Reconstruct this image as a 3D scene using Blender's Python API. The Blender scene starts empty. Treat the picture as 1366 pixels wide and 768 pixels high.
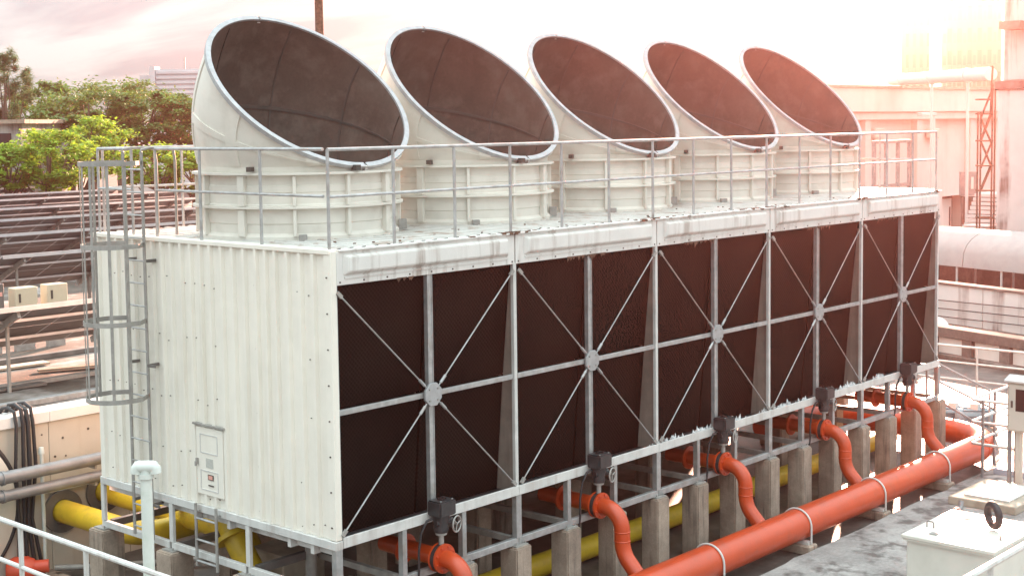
import bpy, bmesh, math, random
from mathutils import Vector, Matrix
R = math.radians
random.seed(7)
sc = bpy.context.scene
col = sc.collection

# ------------------------------------------------------------------ camera
CAM = Vector((-10.7366, -12.3635, 4.8325))
AZ, EL, ROLL = 0.737999, -0.0750971, -0.013311
FPX, PCX, PCY = 1887.214, 662.608, 307.553          # focal length and principal point in photograph pixels
fw = Vector((math.cos(EL)*math.cos(AZ), math.cos(EL)*math.sin(AZ), math.sin(EL)))
rt = fw.cross(Vector((0, 0, 1))).normalized(); up = rt.cross(fw)
rt2 = math.cos(ROLL)*rt + math.sin(ROLL)*up; up2 = -math.sin(ROLL)*rt + math.cos(ROLL)*up
cd = bpy.data.cameras.new('camera'); cam = bpy.data.objects.new('camera', cd); col.objects.link(cam)
cam.matrix_world = Matrix(((rt2.x, up2.x, -fw.x, CAM.x), (rt2.y, up2.y, -fw.y, CAM.y), (rt2.z, up2.z, -fw.z, CAM.z), (0, 0, 0, 1)))
cd.sensor_width = 36; cd.sensor_fit = 'HORIZONTAL'; cd.lens = FPX/1366*36
cd.shift_x = (683-PCX)/1366; cd.shift_y = (PCY-384)/1366
cd.clip_start = 0.1; cd.clip_end = 3000
sc.camera = cam
def ray(u, v): return fw + rt2*((u-PCX)/FPX) - up2*((v-PCY)/FPX)
def at(u, v, depth): return CAM + ray(u, v)*depth
def onx(u, v, X): d = ray(u, v); return CAM + d*((X-CAM.x)/d.x)
def ony(u, v, Y): d = ray(u, v); return CAM + d*((Y-CAM.y)/d.y)
def onz(u, v, Z): d = ray(u, v); return CAM + d*((Z-CAM.z)/d.z)

# ------------------------------------------------------------------ sky, sun, exposure
SUN_AZ, SUN_EL = R(25.6), R(13.5)
EXPOSURE = 2.55
w = bpy.data.worlds.new('World'); sc.world = w; w.use_nodes = True
nt = w.node_tree; N = nt.nodes; Lk = nt.links; N.clear()
sky = N.new('ShaderNodeTexSky'); sky.sky_type = 'NISHITA'; sky.sun_disc = False
sky.sun_elevation = SUN_EL; sky.sun_rotation = R(90)-SUN_AZ
sky.air_density = 1.0; sky.dust_density = 1.5; sky.ozone_density = 1.0; sky.altitude = 0
tc = N.new('ShaderNodeTexCoord'); sep = N.new('ShaderNodeSeparateXYZ'); Lk.new(tc.outputs['Generated'], sep.inputs[0])
def mth(op, a, b=None):
    n = N.new('ShaderNodeMath'); n.operation = op
    for i, q in enumerate((a, b)):
        if q is None: continue
        if isinstance(q, (int, float)): n.inputs[i].default_value = q
        else: Lk.new(q, n.inputs[i])
    return n.outputs[0]
zz = mth('ADD', mth('MAXIMUM', sep.outputs[2], 0.0), 0.12)
cmb = N.new('ShaderNodeCombineXYZ'); Lk.new(mth('DIVIDE', sep.outputs[0], zz), cmb.inputs[0]); Lk.new(mth('DIVIDE', sep.outputs[1], zz), cmb.inputs[1])
mp = N.new('ShaderNodeMapping'); mp.inputs['Rotation'].default_value = (0, 0, R(48)); mp.inputs['Scale'].default_value = (1.25, 0.5, 1)
Lk.new(cmb.outputs[0], mp.inputs[0])
nz = N.new('ShaderNodeTexNoise'); nz.inputs['Scale'].default_value = 1.3; nz.inputs['Detail'].default_value = 7; nz.inputs['Roughness'].default_value = 0.55
nz.inputs['Distortion'].default_value = 0.5
Lk.new(mp.outputs[0], nz.inputs['Vector'])
rp = N.new('ShaderNodeValToRGB'); rp.color_ramp.elements[0].position = 0.40; rp.color_ramp.elements[0].color = (1.06, 1.27, 1.36, 1)
rp.color_ramp.elements[1].position = 0.56; rp.color_ramp.elements[1].color = (1.74, 1.96, 1.94, 1)
Lk.new(nz.outputs['Fac'], rp.inputs[0])
mx = N.new('ShaderNodeMixRGB'); mx.inputs[0].default_value = 0.98
# overcast law: a veiled sky grows brighter from the horizon to the zenith
vm = N.new('ShaderNodeVectorMath'); vm.operation = 'SCALE'; Lk.new(rp.outputs[0], vm.inputs[0])
Lk.new(mth('ADD', mth('MULTIPLY', mth('MAXIMUM', sep.outputs[2], 0.0), 4.6), 1.0), vm.inputs['Scale'])
Lk.new(sky.outputs[0], mx.inputs[1]); Lk.new(vm.outputs[0], mx.inputs[2])
bg = N.new('ShaderNodeBackground'); bg.inputs['Strength'].default_value = 0.065; Lk.new(mx.outputs[0], bg.inputs[0])
wo = N.new('ShaderNodeOutputWorld'); Lk.new(bg.outputs[0], wo.inputs[0])

sd = bpy.data.lights.new('sun', 'SUN'); sd.energy = 4.8; sd.angle = R(1.5); sd.color = (1.0, 0.56, 0.40)
so = bpy.data.objects.new('sun', sd); col.objects.link(so)
SUND = Vector((math.cos(SUN_EL)*math.cos(SUN_AZ), math.cos(SUN_EL)*math.sin(SUN_AZ), math.sin(SUN_EL)))
so.rotation_euler = (-SUND).to_track_quat('-Z', 'Y').to_euler(); so.location = (0, 0, 60)
sc.view_settings.view_transform = 'Standard'; sc.view_settings.look = 'None'
sc.view_settings.exposure = EXPOSURE; sc.view_settings.gamma = 1.0; sc.view_settings.use_curve_mapping = False
sc.render.engine = 'CYCLES'
sc.cycles.use_denoising = True; sc.cycles.max_bounces = 6; sc.cycles.volume_bounces = 1
sc.cycles.caustics_reflective = False; sc.cycles.caustics_refractive = False
sc.cycles.sample_clamp_indirect = 6

# ------------------------------------------------------------------ materials
def mat(name, c, rough=0.6, metal=0.0, var=0.12, vscale=2.5, bump=0.0, bscale=30, stain=None, samt=0.5, sscale=2.0, spos=(0.5, 0.68),
        streak=False, transl=0.0, spec=0.5, fine=0.0, coat=0.0):
    m = bpy.data.materials.new(name); m.use_nodes = True
    n = m.node_tree.nodes; l = m.node_tree.links; b = n['Principled BSDF']
    b.inputs['Roughness'].default_value = rough; b.inputs['Metallic'].default_value = metal
    b.inputs['Specular IOR Level'].default_value = spec; b.inputs['Coat Weight'].default_value = coat
    g = n.new('ShaderNodeNewGeometry')
    def noise(scale, detail=5, sc3=None, rough_=0.6):
        t = n.new('ShaderNodeTexNoise'); t.inputs['Scale'].default_value = scale; t.inputs['Detail'].default_value = detail; t.inputs['Roughness'].default_value = rough_
        if sc3:
            q = n.new('ShaderNodeMapping'); q.inputs['Scale'].default_value = sc3; l.new(g.outputs['Position'], q.inputs[0]); l.new(q.outputs[0], t.inputs['Vector'])
        else: l.new(g.outputs['Position'], t.inputs['Vector'])
        return t.outputs['Fac']
    def ramp(src, p0, p1, c0, c1):
        r = n.new('ShaderNodeValToRGB'); e = r.color_ramp.elements
        e[0].position = p0; e[1].position = p1; e[0].color = (*c0, 1); e[1].color = (*c1, 1); l.new(src, r.inputs[0]); return r.outputs[0]
    lo = tuple(x*(1-var) for x in c); hi = tuple(min(1, x*(1+var)) for x in c)
    cur = ramp(noise(vscale), 0.32, 0.68, lo, hi)
    if fine:
        mm = n.new('ShaderNodeMixRGB'); mm.blend_type = 'MULTIPLY'; mm.inputs[0].default_value = 1
        l.new(cur, mm.inputs[1]); l.new(ramp(noise(vscale*14, 3), 0.3, 0.7, (1-fine,)*3, (1,)*3), mm.inputs[2]); cur = mm.outputs[0]
    if stain:
        f = ramp(noise(sscale, 6, (1, 1, 0.09) if streak else None), spos[0], spos[1], (0, 0, 0), (samt,)*3)
        if streak:
            f2 = ramp(noise(0.9, 3), 0.4, 0.6, (0.25,)*3, (1,)*3)
            q = n.new('ShaderNodeMixRGB'); q.blend_type = 'MULTIPLY'; q.inputs[0].default_value = 1; l.new(f, q.inputs[1]); l.new(f2, q.inputs[2]); f = q.outputs[0]
        mm = n.new('ShaderNodeMixRGB'); l.new(f, mm.inputs[0]); l.new(cur, mm.inputs[1]); mm.inputs[2].default_value = (*stain, 1); cur = mm.outputs[0]
    l.new(cur, b.inputs['Base Color'])
    if bump:
        bp = n.new('ShaderNodeBump'); bp.inputs['Strength'].default_value = bump; bp.inputs['Distance'].default_value = 0.02
        l.new(noise(bscale, 4), bp.inputs['Height']); l.new(bp.outputs[0], b.inputs['Normal'])
    if transl:
        tr = n.new('ShaderNodeBsdfTranslucent'); l.new(cur, tr.inputs[0]); ms = n.new('ShaderNodeMixShader'); ms.inputs[0].default_value = transl
        l.new(b.outputs[0], ms.inputs[1]); l.new(tr.outputs[0], ms.inputs[2]); l.new(ms.outputs[0], n['Material Output'].inputs[0])
    return m
MT = {}
MT['clad'] = mat('painted_cladding', (0.80, 0.765, 0.685), 0.45, var=0.04, stain=(0.45, 0.40, 0.30), samt=0.2, sscale=4, streak=True)
MT['white'] = mat('weathered_white_panel', (0.68, 0.67, 0.64), 0.5, var=0.06, stain=(0.20, 0.14, 0.10), samt=0.75, sscale=6, streak=True, spos=(0.52, 0.70), bump=0.05)
MT['stack'] = mat('fibreglass_cream', (0.68, 0.65, 0.585), 0.45, var=0.06, vscale=1.2, stain=(0.40, 0.36, 0.30), samt=0.3, sscale=2.2, bump=0.04, bscale=12)
MT['liner'] = mat('grimy_stack_inside', (0.098, 0.073, 0.058), 0.75, var=0.25, vscale=1.6, stain=(0.17, 0.135, 0.11), samt=0.5, sscale=3, bump=0.1, bscale=18, fine=0.15)
MT['rim'] = mat('galvanised_rim', (0.37, 0.375, 0.38), 0.5, 0.3, var=0.15, vscale=9)
MT['galv'] = mat('galvanised_steel', (0.42, 0.43, 0.43), 0.45, 0.55, var=0.2, vscale=7, stain=(0.30, 0.26, 0.22), samt=0.5, sscale=4)
MT['galvdull'] = mat('dull_galvanised', (0.33, 0.32, 0.30), 0.6, 0.3, var=0.2, vscale=6)
MT['galvwhite'] = mat('pale_painted_steel', (0.60, 0.60, 0.58), 0.5, 0.1, var=0.1, vscale=5, stain=(0.28, 0.20, 0.15), samt=0.5, sscale=6, streak=True)
MT['steeldark'] = mat('dark_grey_steel', (0.16, 0.15, 0.14), 0.6, 0.3, var=0.25)  # even dark grey base colour with random tone
MT['partition'] = mat('stained_partition_board', (0.22, 0.18, 0.15), 0.8, var=0.2, stain=(0.14, 0.11, 0.09), samt=0.6, streak=True, sscale=9)
MT['deck'] = mat('roof_deck_sheet', (0.50, 0.49, 0.46), 0.6, var=0.1, stain=(0.25, 0.17, 0.12), samt=0.7, sscale=2.6, spos=(0.52, 0.66))
MT['rust'] = mat('rust_crust', (0.13, 0.075, 0.05), 0.9, var=0.4, vscale=12, bump=0.4)
MT['bolt'] = mat('dark_bolt', (0.10, 0.09, 0.08), 0.6, 0.5)
MT['rubber'] = mat('black_rubber', (0.025, 0.025, 0.027), 0.55, var=0.2, vscale=8)
MT['valve'] = mat('black_valve_paint', (0.03, 0.03, 0.032), 0.4, var=0.3, vscale=14)
MT['red'] = mat('orange_red_pipe_paint', (0.50, 0.056, 0.010), 0.33, var=0.07, vscale=3, stain=(0.36, 0.06, 0.025), samt=0.5, sscale=5, bump=0.03, bscale=25, coat=0.0, spec=0.6)
MT['yellow'] = mat('yellow_pipe_paint', (0.70, 0.47, 0.03), 0.45, var=0.08, stain=(0.40, 0.27, 0.05), samt=0.5, sscale=4)
MT['concrete'] = mat('pier_concrete', (0.37, 0.295, 0.235), 0.85, var=0.25, vscale=3, stain=(0.10, 0.08, 0.065), samt=0.85, sscale=9, streak=True, bump=0.25, bscale=30, fine=0.2)
MT['concpale'] = mat('pale_concrete', (0.42, 0.37, 0.30), 0.85, var=0.12, stain=(0.25, 0.21, 0.16), samt=0.6, sscale=3, bump=0.15)
MT['slab'] = mat('stained_roof_slab', (0.35, 0.34, 0.325), 0.6, var=0.3, vscale=1.4, stain=(0.075, 0.068, 0.062), samt=0.85, sscale=2.4, spos=(0.49, 0.62), bump=0.2, bscale=8, fine=0.25)
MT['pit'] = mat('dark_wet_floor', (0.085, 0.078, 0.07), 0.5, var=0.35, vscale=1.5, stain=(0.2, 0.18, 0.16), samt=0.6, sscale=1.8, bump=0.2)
MT['ground'] = mat('ground_dust', (0.105, 0.075, 0.06), 0.9, var=0.3, vscale=0.2, stain=(0.05, 0.038, 0.03), samt=0.7, sscale=0.5)
MT['roofdirty'] = mat('dirty_flat_roof', (0.125, 0.102, 0.082), 0.85, var=0.35, vscale=0.9, stain=(0.36, 0.34, 0.32), samt=0.8, sscale=0.55, spos=(0.48, 0.6), bump=0.3, bscale=6, fine=0.35)
MT['beigewall'] = mat('beige_wall_panel', (0.54, 0.505, 0.43), 0.6, var=0.06, vscale=1.2, stain=(0.34, 0.27, 0.18), samt=0.5, sscale=2.5, streak=True)
MT['coping'] = mat('white_coping', (0.74, 0.73, 0.71), 0.5, var=0.05)
MT['alum'] = mat('bright_aluminium', (0.62, 0.63, 0.65), 0.35, 0.7, var=0.1)
MT['panelback'] = mat('solar_panel_backsheet', (0.17, 0.18, 0.19), 0.6, var=0.2, vscale=1.5)
MT['silicon'] = mat('solar_cell_front', (0.02, 0.025, 0.05), 0.15, var=0.1)
MT['beigebox'] = mat('beige_enclosure', (0.55, 0.49, 0.36), 0.5, var=0.05)
MT['greypipe'] = mat('grey_pipe_paint', (0.24, 0.245, 0.25), 0.4, 0.2, var=0.15, vscale=5)
MT['pvc'] = mat('white_pvc', (0.62, 0.66, 0.62), 0.4, var=0.08, stain=(0.42, 0.5, 0.4), samt=0.4, sscale=6)
MT['tank'] = mat('cream_tank_paint', (0.66, 0.64, 0.57), 0.4, var=0.04, stain=(0.48, 0.45, 0.38), samt=0.3)
MT['wallwhite'] = mat('white_render_wall', (0.66, 0.62, 0.58), 0.8, var=0.06, vscale=0.5, stain=(0.45, 0.38, 0.33), samt=0.35, sscale=0.7, streak=True)
MT['wallstain'] = mat('mould_stained_white_wall', (0.66, 0.63, 0.60), 0.85, var=0.08, vscale=0.8, stain=(0.16, 0.10, 0.08), samt=0.9, sscale=1.6, spos=(0.52, 0.66), streak=True, bump=0.15)
MT['oldconc'] = mat('old_dark_concrete', (0.17, 0.13, 0.11), 0.9, var=0.3, vscale=0.8, stain=(0.38, 0.33, 0.30), samt=0.5, sscale=1.1, bump=0.3, bscale=5, fine=0.3)
MT['vinyl'] = mat('white_vinyl_cover', (0.66, 0.65, 0.63), 0.5, var=0.03)
MT['canvas'] = mat('grey_white_canvas', (0.36, 0.345, 0.33), 0.7, var=0.06, stain=(0.27, 0.25, 0.24), samt=0.4)
MT['bluegrey'] = mat('blue_grey_motor', (0.20, 0.28, 0.32), 0.4, var=0.15)
MT['paleblue'] = mat('pale_blue_sheet', (0.40, 0.46, 0.54), 0.5, var=0.08)
MT['glassdark'] = mat('dark_window_pane', (0.03, 0.022, 0.022), 0.12, var=0.1)
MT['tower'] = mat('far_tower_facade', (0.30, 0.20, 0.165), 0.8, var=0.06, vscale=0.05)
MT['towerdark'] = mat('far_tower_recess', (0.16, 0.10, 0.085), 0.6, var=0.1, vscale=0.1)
MT['cabgrey'] = mat('pale_cabinet_paint', (0.58, 0.55, 0.48), 0.45, var=0.04)
MT['greymetal'] = mat('grey_corrugated_metal', (0.56, 0.58, 0.60), 0.55, 0.0, var=0.1, vscale=0.4)
MT['mould'] = mat('mouldy_old_render', (0.40, 0.39, 0.37), 0.9, var=0.15, stain=(0.10, 0.09, 0.085), samt=0.9, sscale=1.2, streak=True, spos=(0.45, 0.62))
MT['leafbright'] = mat('bright_young_leaves', (0.23, 0.37, 0.035), 0.6, var=0.35, vscale=0.9, transl=0.45)
MT['leafdark'] = mat('deep_green_leaves', (0.10, 0.195, 0.038), 0.6, var=0.4, vscale=0.7, transl=0.35)
MT['leafgrey'] = mat('grey_green_needles', (0.11, 0.18, 0.075), 0.7, var=0.3, vscale=0.8, transl=0.3)
MT['blossom'] = mat('pale_pink_blossom', (0.62, 0.46, 0.46), 0.7, transl=0.3)
MT['bark'] = mat('grey_brown_bark', (0.13, 0.10, 0.075), 0.9, var=0.3, bump=0.4, bscale=9)
MT['foam'] = mat('white_scale_deposit', (0.74, 0.74, 0.74), 0.7, var=0.1, bump=0.3)
MT['labelred'] = mat('red_label_print', (0.72, 0.36, 0.30), 0.5)
MT['labelgrey'] = mat('grey_label_plate', (0.48, 0.48, 0.44), 0.5, var=0.15, vscale=60)
MT['motorred'] = mat('red_pump_paint', (0.55, 0.07, 0.03), 0.4, var=0.15)
# dark fill packs: fine diamond honeycomb relief
def fillmat():
    m = bpy.data.materials.new('black_fill_pack'); m.use_nodes = True
    n = m.node_tree.nodes; l = m.node_tree.links; b = n['Principled BSDF']; b.inputs['Roughness'].default_value = 0.7; b.inputs['Specular IOR Level'].default_value = 0.06
    g = n.new('ShaderNodeNewGeometry'); q = n.new('ShaderNodeMapping'); q.inputs['Rotation'].default_value = (0, R(45), 0); q.inputs['Scale'].default_value = (1, 0.001, 1)
    l.new(g.outputs['Position'], q.inputs[0])
    c = n.new('ShaderNodeTexVoronoi'); c.inputs['Scale'].default_value = 24; c.inputs['Randomness'].default_value = 0.15; l.new(q.outputs[0], c.inputs['Vector'])
    r = n.new('ShaderNodeValToRGB'); r.color_ramp.elements[0].color = (0.003, 0.0025, 0.002, 1); r.color_ramp.elements[1].color = (0.013, 0.0108, 0.0095, 1)
    r.color_ramp.elements[0].position = 0.2; r.color_ramp.elements[1].position = 0.65
    l.new(c.outputs['Distance'], r.inputs[0])
    t = n.new('ShaderNodeTexNoise'); t.inputs['Scale'].default_value = 1.1; t.inputs['Detail'].default_value = 6; l.new(g.outputs['Position'], t.inputs['Vector'])
    r2 = n.new('ShaderNodeValToRGB'); r2.color_ramp.elements[0].position = 0.35; r2.color_ramp.elements[0].color = (0.55, 0.52, 0.5, 1); r2.color_ramp.elements[1].position = 0.7; r2.color_ramp.elements[1].color = (1.3, 1.2, 1.1, 1)
    l.new(t.outputs['Fac'], r2.inputs[0])
    x = n.new('ShaderNodeMixRGB'); x.blend_type = 'MULTIPLY'; x.inputs[0].default_value = 1; l.new(r.outputs[0], x.inputs[1]); l.new(r2.outputs[0], x.inputs[2]); l.new(x.outputs[0], b.inputs['Base Color'])
    bp = n.new('ShaderNodeBump'); bp.inputs['Strength'].default_value = 0.25; bp.inputs['Distance'].default_value = 0.02; l.new(c.outputs['Distance'], bp.inputs['Height']); l.new(bp.outputs[0], b.inputs['Normal'])
    return m
MT['fill'] = fillmat()

# ------------------------------------------------------------------ mesh helpers
class MB:
    def __init__(s): s.v = []; s.f = []
    def add(s, vs, fs):
        o = len(s.v); s.v += [Vector(q) for q in vs]; s.f += [tuple(i+o for i in f) for f in fs]; return s
    def box(s, x0, x1, y0, y1, z0, z1):
        return s.add([(x0, y0, z0), (x1, y0, z0), (x1, y1, z0), (x0, y1, z0), (x0, y0, z1), (x1, y0, z1), (x1, y1, z1), (x0, y1, z1)],
                     [(0, 3, 2, 1), (4, 5, 6, 7), (0, 1, 5, 4), (1, 2, 6, 5), (2, 3, 7, 6), (3, 0, 4, 7)])
    def cbox(s, c, sz): return s.box(c[0]-sz[0]/2, c[0]+sz[0]/2, c[1]-sz[1]/2, c[1]+sz[1]/2, c[2]-sz[2]/2, c[2]+sz[2]/2)
    def bar(s, a, b, w_, h_, upv=(0, 0, 1)):
        a = Vector(a); b = Vector(b); d = (b-a).normalized(); u = Vector(upv)
        if abs(d.dot(u)) > 0.99: u = Vector((1, 0, 0))
        r = d.cross(u).normalized()*w_/2; t = r.cross(d).normalized()*h_/2
        return s.add([a-r-t, a+r-t, a+r+t, a-r+t, b-r-t, b+r-t, b+r+t, b-r+t], [(0, 1, 2, 3), (7, 6, 5, 4), (0, 4, 5, 1), (1, 5, 6, 2), (2, 6, 7, 3), (3, 7, 4, 0)])
    def tube(s, pts, r, n=8, cap=True):
        pts = [Vector(q) for q in pts]; rs = r if isinstance(r, (list, tuple)) else [r]*len(pts)
        o = len(s.v); prev = None
        for i, q in enumerate(pts):
            d = (pts[min(i+1, len(pts)-1)] - pts[max(i-1, 0)]).normalized()
            if prev is None: a = d.orthogonal().normalized()
            else:
                a = prev - d*prev.dot(d); a = a.normalized() if a.length > 1e-6 else d.orthogonal().normalized()
            prev = a; b = d.cross(a)
            for k in range(n):
                t = 2*math.pi*k/n; s.v.append(q + (a*math.cos(t) + b*math.sin(t))*rs[i])
        for i in range(len(pts)-1):
            for k in range(n):
                s.f.append((o+i*n+k, o+i*n+(k+1) % n, o+(i+1)*n+(k+1) % n, o+(i+1)*n+k))
        if cap:
            s.f.append(tuple(o+k for k in reversed(range(n)))); s.f.append(tuple(o+(len(pts)-1)*n+k for k in range(n)))
        return s
    def ringtube(s, c, axis, Rr, r, n=32, m=6):
        c = Vector(c); ax = Vector(axis).normalized(); a = ax.orthogonal().normalized(); b = ax.cross(a); o = len(s.v)
        for i in range(n):
            t = 2*math.pi*i/n; d = a*math.cos(t)+b*math.sin(t)
            for k in range(m):
                p = 2*math.pi*k/m; s.v.append(c + d*(Rr+r*math.cos(p)) + ax*(r*math.sin(p)))
        for i in range(n):
            for k in range(m): s.f.append((o+i*m+k, o+((i+1) % n)*m+k, o+((i+1) % n)*m+(k+1) % m, o+i*m+(k+1) % m))
        return s
    def lathe(s, prof, n=48, c=(0, 0, 0), axis=(0, 0, 1), a0=0, a1=2*math.pi, close=False):
        c = Vector(c); ax = Vector(axis).normalized(); a = Vector((1, 0, 0)) if abs(ax.z) > 0.9 else ax.orthogonal().normalized(); b = ax.cross(a); o = len(s.v)
        full = abs(a1-a0-2*math.pi) < 1e-6; m = n if full else n+1; P = len(prof)
        for i in range(m):
            t = a0+(a1-a0)*i/n
            for (r, z) in prof: s.v.append(c + (a*math.cos(t)+b*math.sin(t))*r + ax*z)
        for i in range(n):
            j = (i+1) % m
            for k in range(P if close else P-1):
                k2 = (k+1) % P; s.f.append((o+i*P+k, o+j*P+k, o+j*P+k2, o+i*P+k2))
        return s
    def cyl(s, a, b, r, n=16): return s.tube([a, b], r, n)
    def prism(s, poly, a, b):        # poly: list of 3d points, extruded from offset a to offset b (vectors)
        a = Vector(a); b = Vector(b); n = len(poly); vs = [Vector(p)+a for p in poly]+[Vector(p)+b for p in poly]
        return s.add(vs, [tuple(reversed(range(n))), tuple(range(n, 2*n))]+[(i, (i+1) % n, n+(i+1) % n, n+i) for i in range(n)])
    def build(s, name, m, parent=None, bevel=0.0, smooth=False, seg=1, loc=None, fix=True):
        me = bpy.data.meshes.new(name)
        org = Vector(parent_org(parent)) if parent else Vector(loc or (0, 0, 0))
        me.from_pydata([tuple(q-org) for q in s.v], [], s.f)
        if bevel or fix:
            bm = bmesh.new(); bm.from_mesh(me)
            if bevel: bmesh.ops.bevel(bm, geom=bm.edges[:], offset=bevel, segments=seg, affect='EDGES', clamp_overlap=True)
            if fix: bmesh.ops.recalc_face_normals(bm, faces=bm.faces)
            bm.to_mesh(me); bm.free()
        if smooth:
            me.polygons.foreach_set('use_smooth', [True]*len(me.polygons)); me.set_sharp_from_angle(angle=R(38))
        me.materials.append(MT[m] if isinstance(m, str) else m)
        o = bpy.data.objects.new(name, me); col.objects.link(o)
        if parent: o.parent = parent
        else: o.location = org
        return o
ORG = {}
def parent_org(p):
    t = Vector((0, 0, 0))
    while p is not None: t += p.location; p = p.parent
    return t
def tag(o, label, cat, group=None):
    o['label'] = label; o['category'] = cat
    if group: o['group'] = group
    return o
def thing(name, loc, label, cat, group=None):
    o = bpy.data.objects.new(name, None); col.objects.link(o); o.location = loc; o.empty_display_size = 0.2
    return tag(o, label, cat, group)
def struct(o): o['kind'] = 'structure'; return o
def stuff(o): o['kind'] = 'stuff'; return o
def copy_tree(o, parent=None):
    c = o.copy(); col.objects.link(c); c.parent = parent
    for ch in o.children: copy_tree(ch, c)
    return c
ORDW = ['first', 'second', 'third', 'fourth', 'fifth', 'sixth', 'seventh', 'eighth', 'ninth', 'tenth', 'eleventh', 'twelfth', 'thirteenth', 'fourteenth', 'fifteenth', 'sixteenth']
def arc(c, r, a0, a1, n, ax1, ax2):
    c = Vector(c); ax1 = Vector(ax1); ax2 = Vector(ax2)
    return [c + ax1*(r*math.cos(a0+(a1-a0)*i/n)) + ax2*(r*math.sin(a0+(a1-a0)*i/n)) for i in range(n+1)]

B = 3.1792; L = 5*B; W = 4.905; H = 3.40; ZT = 3.01; ZM = 1.492
G = -1.95; SLAB = -1.85; ROOF = -0.50

# ------------------------------------------------------------------ setting
m = MB(); n_ = 24
m.add([(-70, -70, G-0.02), (275, -70, G-0.02), (275, 190, G-0.02), (-70, 190, G-0.02)], [(0, 1, 2, 3)])
struct(m.build('ground', 'ground', fix=False))
m = MB().add([(-8, -1.45, G), (30, -1.45, G), (30, 7.1, G), (-8, 7.1, G)], [(0, 1, 2, 3)])
struct(m.build('pit_floor', 'pit', fix=False))
# slab beside the pipe, its edge broken unevenly
m = MB(); top = []; rnd = random.Random(3)
xs = [-6+0.35*i for i in range(96)]
for x in xs: top.append((x, -1.42+rnd.uniform(-0.035, 0.035)))
vs = [(x, y, SLAB) for x, y in top]+[(x, y-0.03, SLAB+0.0) for x, y in top]
for i in range(len(xs)-1):
    (xa, ya), (xb, yb) = top[i], top[i+1]
    m.add([(xa, ya, SLAB), (xb, yb, SLAB), (xb, -14, SLAB), (xa, -14, SLAB)], [(3, 2, 1, 0)])
    m.add([(xa, ya, SLAB), (xb, yb, SLAB), (xb, yb+0.02, G-0.01), (xa, ya+0.02, G-0.01)], [(0, 1, 2, 3)])
struct(m.build('slab', 'slab', fix=False))
# flat roof carrying the solar field, behind the beige wall
poly = [(-8, 7.42), (14, 7.42), (62, 76), (-8, 76)]
m = MB().prism([(x, y, 0) for x, y in poly], (0, 0, G), (0, 0, ROOF)); struct(m.build('solar_roof', 'roofdirty'))

# ------------------------------------------------------------------ cooling tower
T = thing('cooling_tower', (0, 0, 0), 'long white cooling tower with black fill panels and corrugated end wall', 'cooling tower')
# corrugated end wall sheets (x = 0 face)
def sheet(y0, y1, z0, z1, pitch, x=0.0, d=0.042):
    m = MB(); prof = []; nrib = max(1, round((y1-y0)/pitch)); p = (y1-y0)/nrib
    for i in range(nrib):
        a = y0+i*p
        prof += [(a, 0), (a+p*0.62, 0), (a+p*0.70, -d), (a+p*0.92, -d)]
    prof.append((y1, 0))
    vs = []
    for (y, dx) in prof: vs += [(x+dx, y, z0), (x+dx, y, z1)]
    m.add(vs, [(2*i, 2*i+1, 2*i+3, 2*i+2) for i in range(len(prof)-1)])
    return m
edges = [0.09, 0.82, 1.40, 2.10, 2.95, 3.80, 4.62, W]
for i in range(len(edges)-1):
    o = sheet(edges[i]+0.009, edges[i+1]-0.010, -0.01, H-0.035, 0.205, x=-0.004*(i % 2)).build('cladding_sheet', 'clad', T)
MB().box(0.012, 0.05, 0.05, W-0.01, -0.02, H-0.06).build('end_liner', 'steeldark', T)
# corner trim and edge flashings
m = MB().box(-0.038, -0.012, -0.035, 0.088, -0.005, H-0.005).box(-0.012, 0.055, -0.035, -0.012, -0.005, H-0.005); m.build('corner_trim', 'clad', T, bevel=0.004)
MB().box(-0.05, 0.11, -0.02, W+0.03, H-0.045, H+0.012).build('roof_edge_flashing', 'clad', T, bevel=0.006)
MB().box(-0.055, 0.06, -0.05, W+0.03, -0.115, -0.012).build('end_sill_beam', 'galvwhite', T, bevel=0.006)
MB().box(-0.03, 0.0, W-0.05, W+0.03, -0.01, H-0.05).build('corner_trim', 'clad', T, bevel=0.004)
# rivets on the end wall
m = MB(); rr = random.Random(5)
for i in range(24):
    y = 0.19+0.2035*i
    for z in (0.12, 0.62, 1.35, 2.1, 2.85):
        if rr.random() < 0.72: m.cbox((-0.01, y, z+rr.uniform(-.06, .06)), (0.014, 0.011, 0.011))
for z in [0.15+0.42*i for i in range(8)]: m.cbox((-0.044, 0.03, z), (0.014, 0.016, 0.016))
stuff(m.build('rivets', 'bolt', T))
# rear and far end walls
MB().box(0.05, L, W-0.03, W, -0.01, H-0.02).build('rear_wall', 'clad', T)
MB().box(L-0.02, L+0.02, 0.12, W-0.035, -0.01, H-0.02).build('far_end_wall', 'clad', T)
MB().box(0.055, L-0.03, 0.55, W-0.04, -0.10, -0.03).build('basin', 'steeldark', T)
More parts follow.
